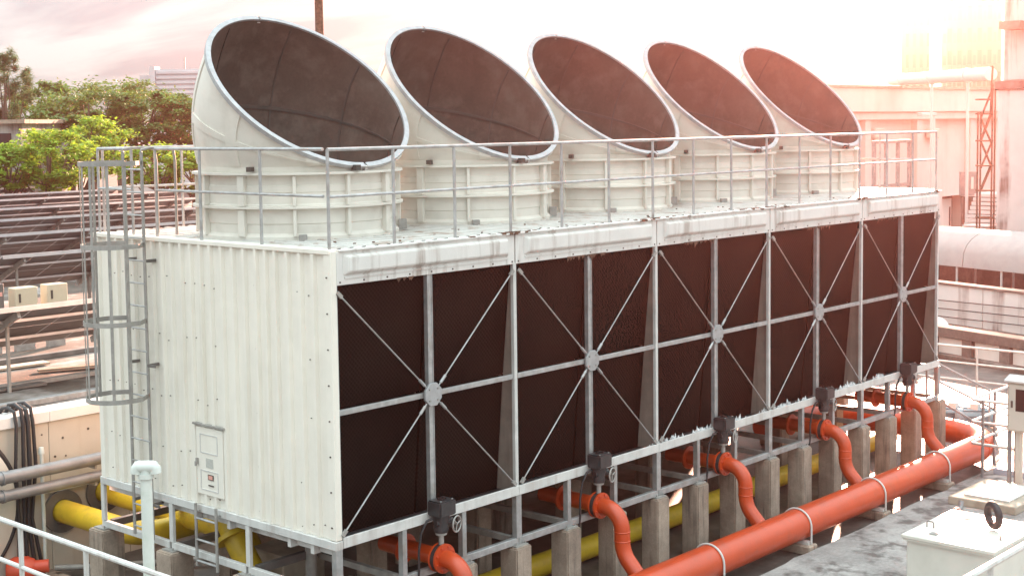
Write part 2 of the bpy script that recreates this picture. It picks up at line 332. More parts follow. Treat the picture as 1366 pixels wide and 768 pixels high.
# front face: sloping black fill panels, partitions
YB = 0.31; YT = 0.05
def ysl(z): return YB+(YT-YB)*z/ZT
for k in range(10):
    x0 = k*B/2+(0.045 if k % 2 == 0 else 0.02); x1 = (k+1)*B/2-(0.02 if k % 2 == 0 else 0.045)
    for (za, zb) in ((-0.072, ZM-0.012), (ZM+0.012, ZT)):
        m = MB().add([(x0, ysl(za), za), (x1, ysl(za), za), (x1, ysl(zb), zb), (x0, ysl(zb), zb), (x0, ysl(za)+.1, za), (x1, ysl(za)+.1, za), (x1, ysl(zb)+.1, zb), (x0, ysl(zb)+.1, zb)],
                     [(0, 1, 2, 3), (7, 6, 5, 4), (0, 4, 5, 1), (1, 5, 6, 2), (2, 6, 7, 3), (3, 7, 4, 0)])
        m.build('fill_panel', 'fill', T)
for k in range(0, 11, 2):
    x = k*B/2+(0.075 if k == 0 else (-0.05 if k == 10 else 0))
    MB().prism([(x, 0.03, -0.07), (x, YB+0.05, -0.07), (x, 0.06, 2.85), (x, 0.03, 2.85)], (-0.02, 0, 0), (0.02, 0, 0)).build('partition', 'partition', T)
# posts, mullions, middle rail
for k in range(11):
    x = k*B/2 + (0.045 if k == 0 else (-0.045 if k == 10 else 0))
    if k % 2 == 0:
        m = MB().box(x-0.028, x+0.028, -0.022, 0.028, 0.0, ZT).box(x-0.045, x-0.028, -0.034, 0.02, 0.0, ZT)
        m.build('bay_post', 'galvwhite', T, bevel=0.003)
    else:
        m = MB().box(x-0.04, x+0.04, -0.012, 0.008, 0.0, ZT).box(x-0.045, x-0.034, -0.02, 0.045, 0.0, ZT).box(x+0.034, x+0.045, -0.02, 0.045, 0.0, ZT)
        m.build('mullion', 'galv', T)
for k in range(10):
    x0 = k*B/2+(0.07 if k == 0 else 0.046); x1 = (k+1)*B/2-0.046
    MB().box(x0, x1, -0.016, 0.03, ZM-0.032, ZM+0.032).build('middle_rail', 'galv', T, bevel=0.004)
# hub plates and tie rods
for b in range(5):
    xc = (b+0.5)*B
    m = MB(); pts = [(xc+0.155*math.cos(R(22.5+45*i)), 0, ZM+0.155*math.sin(R(22.5+45*i))) for i in range(8)]
    m.prism(pts, (0, -0.062, 0), (0, -0.024, 0)); hub = m.build('hub_plate', 'rim', T, bevel=0.005)
    m = MB()
    for i in range(4):
        a = R(45+90*i); m.cyl((xc+0.1*math.cos(a), -0.075, ZM+0.1*math.sin(a)), (xc+0.1*math.cos(a), -0.06, ZM+0.1*math.sin(a)), 0.014, 6)
    stuff(m.build('bolts', 'galvdull', hub))
    for sx in (-1, 1):
        for sz in (-1, 1):
            e = Vector((xc+sx*(B/2-0.075), -0.042, ZM+sz*(1.40 if sz > 0 else 1.43)))
            c = Vector((xc, -0.042, ZM)); d = (e-c).normalized(); s_ = c+d*0.15
            rod = MB().cyl(s_, e, 0.0095, 6).build('tie_rod', 'galv', T)
            MB().cyl(c+d*0.19, c+d*0.31, 0.02, 8).build('turnbuckle', 'galv', rod)
            MB().bar(e-d*0.06, e+d*0.03, 0.045, 0.03, (0, 1, 0)).build('end_bracket', 'galvdull', rod)
# fascia
for b in range(5):
    x0 = b*B+(0.06 if b == 0 else 0.012); x1 = (b+1)*B-0.012
    fa = MB().box(x0, x1, -0.03, 0.02, ZT-0.02, H-0.02).build('fascia_panel', 'white', T, bevel=0.004)
    a0, a1 = x0+0.10+(0.06 if b else 0), x1-0.13
    m = MB().add([(a0, -0.0315, 3.10), (a1, -0.0315, 3.10), (a1, -0.0315, 3.345), (a0, -0.0315, 3.345), (a0+.05, -0.085, 3.145), (a1-.05, -0.085, 3.145), (a1-.05, -0.085, 3.315), (a0+.05, -0.085, 3.315)],
                 [(4, 5, 6, 7), (0, 1, 5, 4), (1, 2, 6, 5), (2, 3, 7, 6), (3, 0, 4, 7)])
    m.build('embossed_panel', 'white', fa, bevel=0.008, seg=2)
    MB().box(a0+.02, a1-.02, -0.043, -0.0315, 3.062, 3.082).build('lip', 'white', fa)
    m = MB(); rr = random.Random(b)
    for i in range(9): m.cyl((x0+0.05+(x1-x0-0.1)*i/8, -0.03, 3.025), (x0+0.05+(x1-x0-0.1)*i/8, -0.039, 3.025), 0.011, 6)
    stuff(m.build('bolts', 'bolt', fa))
    # rust crust at the joint and ragged growth hanging below the fascia
    m = MB()
    for i in range(26):
        x = x1-0.05+rr.gauss(0, 0.35)*(-1 if rr.random() < .8 else .2); z = H-0.005+rr.uniform(-0.01, 0.015)
        if x > L-.1: continue
        m.cbox((x, rr.uniform(-0.06, 0.0), z), (rr.uniform(.03, .12), rr.uniform(.02, .05), rr.uniform(.012, .03)))
    stuff(m.build('rust_flakes', 'rust', fa))
    m = MB(); xx = x0+rr.uniform(0.5, 1.2)
    for i in range(16 if b else 5):
        x = xx+i*0.055+rr.uniform(-.03, .03); h_ = rr.uniform(0.015, 0.06 if i % 5 else 0.11)
        m.add([(x-.04, -0.033, ZT-0.012), (x+.04, -0.033, ZT-0.012), (x+rr.uniform(-.02, .02), -0.02, ZT-0.02-h_), (x-.03, -0.02, ZT-0.012)], [(0, 1, 2), (0, 2, 3), (1, 3, 2)])
    stuff(m.build('hanging_growth', 'rust', fa))
# sill: ledge and beam
MB().box(0.06, L+0.02, 0.056, 0.545, -0.104, -0.076).build('basin_ledge', 'valve', T)
for b in range(5):
    x0 = b*B+(0.062 if b == 0 else 0.004); x1 = (b+1)*B-0.004
    MB().box(x0, x1, -0.055, -0.02, -0.105, 0.022).box(x0, x1, -0.02, 0.05, -0.105, -0.085).build('front_sill_beam', 'galvwhite', T, bevel=0.004)
# roof deck sheets (ribs run across)
for k in range(10):
    x0 = k*B/2; m = MB(); n = 8; p = B/2/n; prof = []
    for i in range(n): a = x0+i*p; prof += [(a+.003*(i == 0), 0), (a+p*0.5, 0), (a+p*0.6, 0.028), (a+p*0.88, 0.028)]
    prof.append((x0+B/2-.003, 0)); vs = []
    for (x, dz) in prof: vs += [(x, 0.02, H-0.012+dz), (x, W-0.02, H-0.012+dz)]
    m.add(vs, [(2*i, 2*i+2, 2*i+3, 2*i+1) for i in range(len(prof)-1)])
    m.build('deck_sheet', 'deck', T)
MB().box(0.1, L+0.03, -0.06, 0.10, H-0.018, H+0.006).build('roof_edge_flashing', 'white', T, bevel=0.004)
MB().box(L-0.06, L+0.05, 0.1, W, H-0.03, H+0.03).build('roof_edge_flashing', 'white', T, bevel=0.004)
m = MB(); rr = random.Random(9)
for i in range(34):
    x = rr.uniform(0.3, L); m.cbox((x, rr.uniform(0.08, 1.0)**1.5, H+0.024), (rr.uniform(.015, .04), rr.uniform(.01, .03), rr.uniform(.006, .018)))
stuff(m.build('roof_debris', 'rust', T))
# lower frame
ZL0, ZL1 = -0.775, -0.685
fx = [B/3*i for i in range(16)]
for b in range(5):
    MB().box(b*B+.004, (b+1)*B-.004, -0.04, 0.03, ZL0, ZL1).build('lower_beam', 'galv', T, bevel=0.004)
for i, x in enumerate(fx):
    xx = x if 0 < i < 15 else (0.0 if i == 0 else L)
    wd = 0.05 if i % 3 == 0 else 0.036
    m = MB().box(xx-wd, xx-wd+0.012, -0.045, 0.035, ZL1, -0.105).box(xx-wd+.012, xx+wd, -0.045, -0.033, ZL1, -0.105)
    if i % 3 == 0: m.box(xx+wd-.012, xx+wd, -0.033, 0.035, ZL1, -0.105)
    m.build('frame_post', 'galv', T)
ey = [W/3*i for i in range(4)]
for i in range(3): MB().box(-0.045, 0.02, ey[i]+.05, ey[i+1]+(.0 if i < 2 else .03), -0.73, -0.64).build('lower_beam', 'galvwhite', T, bevel=0.004)
for i in (1, 2, 3): MB().box(-0.05, 0.0, ey[i]-0.045, ey[i]+0.035, -0.64, -0.115).build('frame_post', 'galvwhite', T, bevel=0.004)
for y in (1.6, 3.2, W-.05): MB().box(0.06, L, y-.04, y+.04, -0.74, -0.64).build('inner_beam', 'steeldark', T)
for i in range(1, 16, 1):
    MB().box(fx[i]-.035, fx[i]+.035, 0.035, 1.55, -0.77, -0.69).build('cross_beam', 'galvdull', T)
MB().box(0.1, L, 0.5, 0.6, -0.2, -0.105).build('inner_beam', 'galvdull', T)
# joist ends under the end wall
for y in (0.42, 0.85, 2.05, 2.75): MB().box(-0.02, 0.14, y-.03, y+.03, -0.24, -0.116).build('joist_end', 'galvwhite', T)
MB().box(0.07, 0.13, 0.06, W, -0.225, -0.116).build('inner_beam', 'galvwhite', T)
# panel door on the end wall
D = MB().box(-0.052, -0.026, 2.085, 2.645, 0.135, 1.015).build('panel_door', 'clad', T, bevel=0.006)
MB().box(-0.04, -0.022, 2.05, 2.068, 0.10, 1.06).box(-0.04, -0.022, 2.662, 2.68, 0.10, 1.06).build('door_frame', 'clad', D)
MB().box(-0.075, -0.022, 2.04, 2.69, 1.035, 1.06).build('drip_cap', 'galvdull', D)
for (z0, z1) in ((0.68, 0.93), (0.20, 0.46)):
    m = MB(); y0, y1 = 2.19, 2.56
    m.box(-0.058, -0.052, y0, y1, z1-.012, z1).box(-0.058, -0.052, y0, y1, z0, z0+.012).box(-0.058, -0.052, y0, y0+.012, z0+.012, z1-.012).box(-0.058, -0.052, y1-.012, y1, z0+.012, z1-.012)
    m.build('door_moulding', 'galvwhite', D)
MB().box(-0.056, -0.052, 2.29, 2.44, 0.50, 0.62).build('label_plate', 'labelgrey', D)
q = MB().box(-0.062, -0.058, 2.285, 2.40, 0.345, 0.415).build('label_plate', 'bolt', D)
MB().box(-0.064, -0.0625, 2.30, 2.385, 0.355, 0.405).build('label_print', 'labelred', D)
MB().box(-0.066, -0.058, 2.28, 2.39, 0.268, 0.282).build('label_strip', 'bolt', D)
MB().box(-0.085, -0.052, 2.60, 2.625, 0.52, 0.60).box(-0.1, -0.085, 2.60, 2.625, 0.50, 0.56).build('handle', 'galvdull', D)
# white spiky deposit along the ledge of the far bays
m = MB(); rr = random.Random(12)
cl = [rr.uniform(1.95*B, 4.85*B) for q in range(22)]
for i in range(75):
    x = rr.choice(cl)+rr.gauss(0, .12)
    if not 1.9*B < x < L-.15: continue
    for j in range(rr.randint(1, 3)):
        xx = x+rr.uniform(-.06, .06); yy = rr.uniform(0.0, 0.09); h_ = rr.uniform(.0, .04)*(2.2 if rr.random() < .2 else 1); r_ = rr.uniform(.035, .075)
        tip = (xx+rr.uniform(-.03, .03), yy+rr.uniform(-.02, .02), 0.02+h_)
        base = [(xx+r_*math.cos(t), yy+r_*.8*math.sin(t), -0.075) for t in (0, 1.2, 2.5, 3.8, 5.0)]
        m.add(base+[tip], [(k, (k+1) % 5, 5) for k in range(5)])
stuff(m.build('scale_deposit', 'foam', T))

# ------------------------------------------------------------------ fan stacks
ZS = 3.40
def hood(phi, t, off=0.0):
    th = R(43.5)*t
    rr_ = 1.312+0.085*math.sin(math.pi*min(t*0.8, 0.5))+0.045*t+off
    hy, hz = -1.315, 0.93
    # ring centre lies at distance rr from the hinge, ring plane tilted by th about the hinge
    ly = rr_*math.sin(phi) + (1.315 + 0.115*t)
    lx = rr_*math.cos(phi)
    ly2 = ly*math.cos(th); lz = ly*math.sin(th)
    return Vector((lx, hy+ly2, hz+lz))
def make_stack():
    S = thing('fan_stack', (B/2, W/2, ZS), '', 'fan stack')
    c = Vector((B/2, W/2, ZS))
    prof = [(1.345, -0.02), (1.345, 0.05), (1.30, 0.09), (1.30, 0.205), (1.312, 0.215), (1.312, 0.41), (1.312, 0.45), (1.30, 0.46), (1.30, 0.60), (1.31, 0.612), (1.31, 0.69), (1.30, 0.70), (1.30, 0.84), (1.312, 0.86), (1.312, 0.935)]
    MB().lathe(prof, 72, c).build('barrel', 'stack', S, smooth=True, fix=False)
    for z in (0.405, 0.83):
        MB().lathe([(1.30, z), (1.405, z), (1.405, z+0.028), (1.30, z+0.028)], 72, c).build('flange', 'stack', S, smooth=True, fix=False)
    for k in range(12):
        a = R(18+30*k); u = Vector((math.cos(a), math.sin(a), 0)); t = Vector((-u.y, u.x, 0)); w_ = 0.022 if k % 3 else 0.05
        for (z0, z1) in ((0.05, 0.40), (0.437, 0.825)):
            p = c+u*1.335; m = MB().bar(p+Vector((0, 0, z0)), p+Vector((0, 0, z1)), 0.075, w_*2, t)
            m.build('rib', 'stack', S, bevel=0.006)
    nphi, nt_ = 72, 14
    def surf(off, name, mt, parent, flip=False):
        m = MB(); vs = [c+hood(2*math.pi*i/nphi, j/nt_, off) for j in range(nt_+1) for i in range(nphi)]
        fs = [(j*nphi+i, j*nphi+(i+1) % nphi, (j+1)*nphi+(i+1) % nphi, (j+1)*nphi+i) for j in range(nt_) for i in range(nphi)]
        if flip: fs = [tuple(reversed(f)) for f in fs]
        m.add(vs, fs); return m.build(name, mt, parent, smooth=True, fix=False)
    Hd = surf(0, 'hood', 'stack', S)
    surf(-0.03, 'liner', 'liner', S, True)
    MB().lathe([(1.29, 0.94), (1.275, 0.6), (1.275, 0.0)], 72, c).build('barrel_liner', 'liner', S, smooth=True, fix=False)
    def strip(phis, ts, off, name, mt, parent):
        # raised strip following the hood surface over a grid of (phi, t)
        m = MB(); a, b = len(phis), len(ts); sgn = 1 if off > 0 else -1
        o1 = [c+hood(p, t, off) for t in ts for p in phis]; o0 = [c+hood(p, t, off-0.02*sgn) for t in ts for p in phis]
        fs = [(j*a+i, j*a+i+1, (j+1)*a+i+1, (j+1)*a+i) for j in range(b-1) for i in range(a-1)]
        n0 = a*b; edge = [(i, i+1) for i in range(a-1)]+[((b-1)*a+i+1, (b-1)*a+i) for i in range(a-1)]+[((j+1)*a, j*a) for j in range(b-1)]+[(j*a+a-1, (j+1)*a+a-1) for j in range(b-1)]
        m.add(o1+o0, fs+[(q, p, n0+p, n0+q) for p, q in edge]); return m.build(name, mt, parent, smooth=True)
    for k in range(8):
        ph = R(-90+45*k+14); dphi = 0.062
        if k == 0: continue
        strip([ph-dphi, ph, ph+dphi], [0.02+0.95*i/10 for i in range(11)], 0.016, 'hood_rib', 'stack', Hd)
    strip([2*math.pi*i/64 - math.pi/2 for i in range(65)], [0.385, 0.41, 0.44, 0.475], 0.0155, 'ring_rib', 'stack', Hd)
    for k in range(6): 
        ph = R(-20+44*k); strip([ph-.009, ph+.009], [0.02+0.95*i/10 for i in range(11)], -0.040, 'liner_seam', 'bolt', Hd)
    strip([2*math.pi*i/64 - math.pi/2 for i in range(65)], [0.38, 0.405], -0.044, 'liner_seam', 'bolt', Hd)
    # rim flange in two halves
    for hlf in (0, 1):
        m = MB(); n = 36; P0 = -math.pi/2+math.pi*hlf+0.012; P1 = P0+math.pi-0.024; vs = []
        th = R(43.5); nrm = Vector((0, -math.sin(th), math.cos(th)))
        for i in range(n+1):
            ph = P0+(P1-P0)*i/n
            i_ = c+hood(ph, 1, -0.032); o_ = c+hood(ph, 1, 0.038)
            vs += [i_+nrm*0.002, i_+nrm*0.03, o_+nrm*0.03, o_-nrm*0.025, o_-nrm*0.025-(o_-i_).normalized()*0.03, o_+nrm*0.002-(o_-i_).normalized()*0.03]
        fs = []
        for i in range(n):
            for k in range(6): fs.append((i*6+k, (i+1)*6+k, (i+1)*6+(k+1) % 6, i*6+(k+1) % 6))
        fs += [tuple(range(6)), tuple(n*6+k for k in reversed(range(6)))]
        m.add(vs, fs).build('rim', 'rim', S, smooth=True)
    # seam plates of the rim at top and bottom
    for ph in (-math.pi/2, math.pi/2):
        p = c+hood(ph, 1, 0.02); m = MB().cbox(p-Vector((0, 0, 0.035)), (0.05, 0.05, 0.06)); m.build('rim_clip', 'galvdull', S)
    # brackets and clips
    for a, z, sz in ((R(262), 0.905, 0.07), (R(205), 0.905, 0.06), (R(318), 0.10, 0.13), (R(345), 0.12, 0.11), (R(232), 0.03, 0.1)):
        u = Vector((math.cos(a), math.sin(a), 0)); p = c+u*1.40+Vector((0, 0, z))
        MB().bar(p-u*0.06, p+u*0.05, sz, sz, (0, 0, 1)).build('bracket', 'bolt' if sz < .1 else 'galvdull', S)
    # fan inside
    fn = MB().lathe([(0.001, 0.42), (0.22, 0.40), (0.24, 0.30), (0.24, 0.15), (0.001, 0.15)], 20, c).build('fan_hub', 'galvdull', S, smooth=True)
    for k in range(6):
        a = R(60*k+10); u = Vector((math.cos(a), math.sin(a), 0)); t = Vector((-u.y, u.x, 0)); z = Vector((0, 0, 0.28))
        p0 = c+u*0.2+z; p1 = c+u*1.2+z
        MB().add([p0-t*.12-Vector((0, 0, .06)), p0+t*.12+Vector((0, 0, .06)), p1+t*.18+Vector((0, 0, .04)), p1-t*.18-Vector((0, 0, .04)),
                  p0-t*.12-Vector((0, 0, .08)), p0+t*.12+Vector((0, 0, .04)), p1+t*.18+Vector((0, 0, .02)), p1-t*.18-Vector((0, 0, .06))],
                 [(0, 1, 2, 3), (7, 6, 5, 4), (0, 4, 5, 1), (1, 5, 6, 2), (2, 6, 7, 3), (3, 7, 4, 0)]).build('fan_blade', 'galvdull', fn)
    return S
S0 = make_stack()
lab = ['cream slanted fan stack nearest the corrugated end wall', 'second slanted fan stack from the corrugated end wall', 'middle one of the five slanted fan stacks on the roof deck',
       'fourth slanted fan stack from the corrugated end wall', 'slanted fan stack farthest from the corrugated end wall']
for b in range(5):
    o = S0 if b == 0 else copy_tree(S0)
    o.location = ((b+0.5)*B, W/2, ZS); o['label'] = lab[b]; o['group'] = 'five fan stacks in a row on the tower roof'

# ------------------------------------------------------------------ roof guardrail
RT, RM = 4.565, 4.02
def railing(name, label, pts, posts, zb, zt, mids, r=0.021, mt='galv', cat='railing', closed=False, feet=True):
    o = thing(name, (posts[0][0], posts[0][1], zb), label, cat)
    for i in range(len(pts)-1):
        a, b_ = pts[i], pts[i+1]
        MB().cyl((a[0], a[1], zt), (b_[0], b_[1], zt), r, 8).build('top_rail', mt, o, smooth=True)
        for z in mids: MB().cyl((a[0], a[1], z), (b_[0], b_[1], z), r*0.85, 8).build('mid_rail', mt, o, smooth=True)
    for (x, y) in posts:
        q = MB().cyl((x, y, zb), (x, y, zt), r*0.95, 8).build('post', mt, o, smooth=True)
        if feet: MB().cbox((x, y, zb+0.006), (0.11, 0.1, 0.012)).build('foot_plate', mt, q)
    return o
xs = [B/3*i for i in range(1, 15)]
fr = [(0.02, 0.04)]+[(x, 0.04) for x in xs]+[(L-0.04, 0.04)]
railing('roof_guardrail', 'galvanised guardrail along roof edge above the black fill panels', [(0.02, 0.04), (L/2, 0.04), (L-0.04, 0.04)], fr, H-0.01, RT, [RM])
railing('roof_guardrail', 'galvanised guardrail section above the corrugated wall in front of the nearest stack', [(0.02, 0.12), (0.02, 3.47)], [(0.02, 1.28), (0.02, 2.5), (0.02, 3.47)], H-0.01, RT+.004, [RM+.004])
railing('roof_guardrail', 'short galvanised guardrail section beside the ladder cage top', [(0.02, 4.02), (0.02, W-0.07)], [(0.02, 4.02), (0.02, W-0.07)], H-0.01, RT, [RM])
railing('roof_guardrail', 'galvanised guardrail along the back edge behind the fan stacks', [(0.1, W-0.06), (L-0.1, W-0.06)], [(0.1+i*(L-.2)/12, W-0.06) for i in range(13)], H-0.01, RT, [RM])
railing('roof_guardrail', 'galvanised guardrail across the roof end beyond the farthest stack', [(L-0.04, 0.12), (L-0.04, W-0.12)], [(L-0.04, 1.25), (L-0.04, 2.45), (L-0.04, 3.7)], H-0.01, RT, [RM])

# ------------------------------------------------------------------ caged ladder
lx = -0.17; ya, yb = 3.50, 3.93; yc = (ya+yb)/2
o = thing('caged_ladder', (lx, yc, -0.62), 'galvanised caged ladder fixed to the corrugated end wall', 'ladder')
for y in (ya, yb):
    MB().box(lx-0.008, lx+0.008, y-0.026, y+0.026, -0.62, 4.53).build('stile', 'galvdull', o)
    MB().tube([(lx, y, 4.53), (lx+0.0, y, 4.56), (lx+0.12, y, 4.58), (lx+0.42, y, 4.58), (lx+0.50, y, 4.54), (lx+0.52, y, 4.4), (lx+0.52, y, H+.02)], 0.019, 8).build('grab_hoop', 'galvdull', o, smooth=True)
    for z in (-0.15, 1.72, 3.1): MB().box(lx, -0.005, y-0.02 if y == ya else y, y if y == ya else y+0.02, z-0.02, z+0.02).build('wall_bracket', 'steeldark', o)
for z in (-0.15, 1.72): MB().box(lx-.01, lx+.01, ya-0.17, ya, z-.018, z+.018).build('wall_bracket', 'steeldark', o)
z = -0.5
while z < 4.45:
    MB().cyl((lx, ya, z), (lx, yb, z), 0.0125, 8).build('rung', 'galv', o); z += 0.30
def cage_pt(a): return Vector((lx-0.36-0.40*math.sin(a), yc+0.38*math.cos(a), 0)) if True else None
path = [Vector((lx, ya, 0)), Vector((lx-0.2, yc-0.375, 0))]+[Vector((lx-0.36-0.38*math.sin(a), yc-0.38*math.cos(a), 0)) for a in [R(12*i) for i in range(16)]]+[Vector((lx-0.2, yc+0.375, 0)), Vector((lx, yb, 0))]
def cr(p, q): return p+(q-p)
for hz in (4.39, 3.32, 2.32, 1.32):
    m = MB(); n = len(path); vs = []
    for i, p in enumerate(path):
        d = (path[min(i+1, n-1)]-path[max(i-1, 0)]).normalized(); nn = Vector((d.y, -d.x, 0))*0.004
        for s_ in (-1, 1):
            for dz in (-0.03, 0.03): vs.append(p+nn*s_+Vector((0, 0, hz+dz)))
    fs = []
    for i in range(n-1):
        a = 4*i; fs += [(a, a+1, a+5, a+4), (a+2, a+6, a+7, a+3), (a+1, a+3, a+7, a+5), (a, a+4, a+6, a+2)]
    m.add(vs, fs).build('cage_hoop', 'galvdull', o)
for i, j in enumerate((2, 5, 8, 10, 13, 17)):
    p = path[j]; q = Vector((lx-0.36, yc, 0)); nn = (p-q).normalized()*0.008; d = Vector((-nn.y, nn.x, 0)).normalized()*0.020
    p = p-nn
    MB().prism([p-d, p+d, p+d-nn*0.8, p-d-nn*0.8], (0, 0, 1.29), (0, 0, 4.42)).build('cage_strap', 'galvdull', o)
# short ladder hanging under the end wall
o = thing('short_ladder', (-0.12, 2.38, -0.76), 'short steel ladder hung below the panel door between the frame posts', 'ladder')
for y in (2.17, 2.60):
    MB().cyl((-0.12, y, -0.80), (-0.12, y, 0.02), 0.02, 8).build('stile', 'galvdull', o, smooth=True)
    MB().box(-0.12, -0.055, y-.012, y+.012, -0.10, -0.075).build('hook', 'galvdull', o)
for z in (-0.73, -0.45, -0.17): MB().cyl((-0.12, 2.17, z), (-0.12, 2.60, z), 0.015, 8).build('rung', 'galv', o)

# ------------------------------------------------------------------ concrete piers
def pier_mesh(h, s=0.30, seed=0):
    m = MB().box(-s/2, s/2, -s/2, s/2, 0, h); return m
def pier(x, y, ztop, label, group, s=0.31):
    o = thing('concrete_pier', (x, y, G), label, 'pier', group)
    MB().box(x-s/2, x+s/2, y-s/2, y+s/2, G-0.01, ztop-0.02).build('column', 'concrete', o, bevel=0.018, seg=2)
    pl = MB().box(x-0.12, x+0.12, y-0.12, y+0.12, ztop-0.02, ztop).build('base_plate', 'galvdull', o)
    for sx in (-1, 1): MB().cyl((x+sx*0.085, y-0.085, ztop), (x+sx*0.085, y-0.085, ztop+0.035), 0.011, 6).build('bolt', 'galvdull', pl)
    return o
pier(0.0, 0.03, ZL0, 'concrete pier under the corner where corrugated wall meets black fill panels', 'concrete piers under the tower')
for i in range(1, 16): pier(fx[i], 0.02, ZL0, '%s concrete pier along the red pipe, counted from the corrugated end' % ORDW[i-1], 'concrete piers under the tower')
for i, nm in ((1, 'concrete pier under the corrugated wall beside the short ladder'), (2, 'concrete pier under the corrugated wall behind the white vent pipe'), (3, 'concrete pier under the outer corner of the corrugated wall by yellow pipes')):
    pier(0.0, ey[i], -0.73, nm, 'concrete piers under the tower', 0.36)
for i in range(0, 16, 2):
    for y in (1.72, 3.2, W-.05):
        if i == 0: continue
        pier(fx[i], y, -0.74, {1.72: 'grey concrete pier in the first shaded row behind the front piers', 3.2: 'grey concrete pier in the middle shaded row under the tower'}.get(y, 'grey concrete pier in the rear row under the tower by the added sun-blocking wall'), 'inner concrete piers under the tower')
for (x, y, s, h_, nm) in ((1.6, 2.9, 0.75, 0.95, 'beige concrete plinth in the shade behind the short ladder'), (1.7, 1.75, 0.6, 0.62, 'low beige concrete plinth in the shade under the tower corner')):
    tag(MB().box(x-s/2, x+s/2, y-s/2, y+s/2, G-.01, G+h_).build('concrete_plinth', 'concpale', None, bevel=0.02, loc=(x, y, G)), nm, 'plinth')

rw = thing('sun_blocking_wall', (8, 5.5, G), 'added sun-blocking wall behind the rear piers of the tower', 'wall')  # invented wall, keeps the low sun off the floor under the tower
for i in range(3): MB().box(17.5, 17.7, 2.9+i*.83+.004, 2.9+(i+1)*.83-.004, G-.01, 0.6).build('blocker_section', 'concrete', rw, bevel=.01)  # added return, stops sun entering at the far end
for i in range(7): MB().box(3.0+i*1.95+.004, 3.0+(i+1)*1.95-.004, 5.4, 5.6, G-.01, 1.0).build('blocker_section', 'concrete', rw, bevel=.01)

# ------------------------------------------------------------------ red pipework
PY, PZ, PR = -1.08, -1.525, 0.245
ZF = -0.56; RR = 0.112
rp_ = thing('red_header_pipe', (L/2, PY, PZ-PR), 'large orange-red header pipe with five curved risers along the tower', 'pipe')
xe = 15.35; re = 1.2
pts = [(-5, PY, PZ), (0, PY, PZ), (xe, PY, PZ)]+arc((xe, PY+re, PZ), re, -math.pi/2, 0, 12, (1, 0, 0), (0, 1, 0))[1:]+[(xe+re, 1.9, PZ)]+arc((xe, 1.9, PZ), re, 0, math.pi/2, 10, (1, 0, 0), (0, 1, 0))[1:]+[(L-1.5, 1.9+re, PZ)]
MB().tube(pts, PR, 32).build('header', 'red', rp_, smooth=True)
for x in (xe+0.02,): MB().lathe([(PR+.001, -0.02), (PR+.012, 0), (PR+.001, 0.02)], 32, (x, PY, PZ), (1, 0, 0)).build('weld_seam', 'red', rp_, smooth=True)
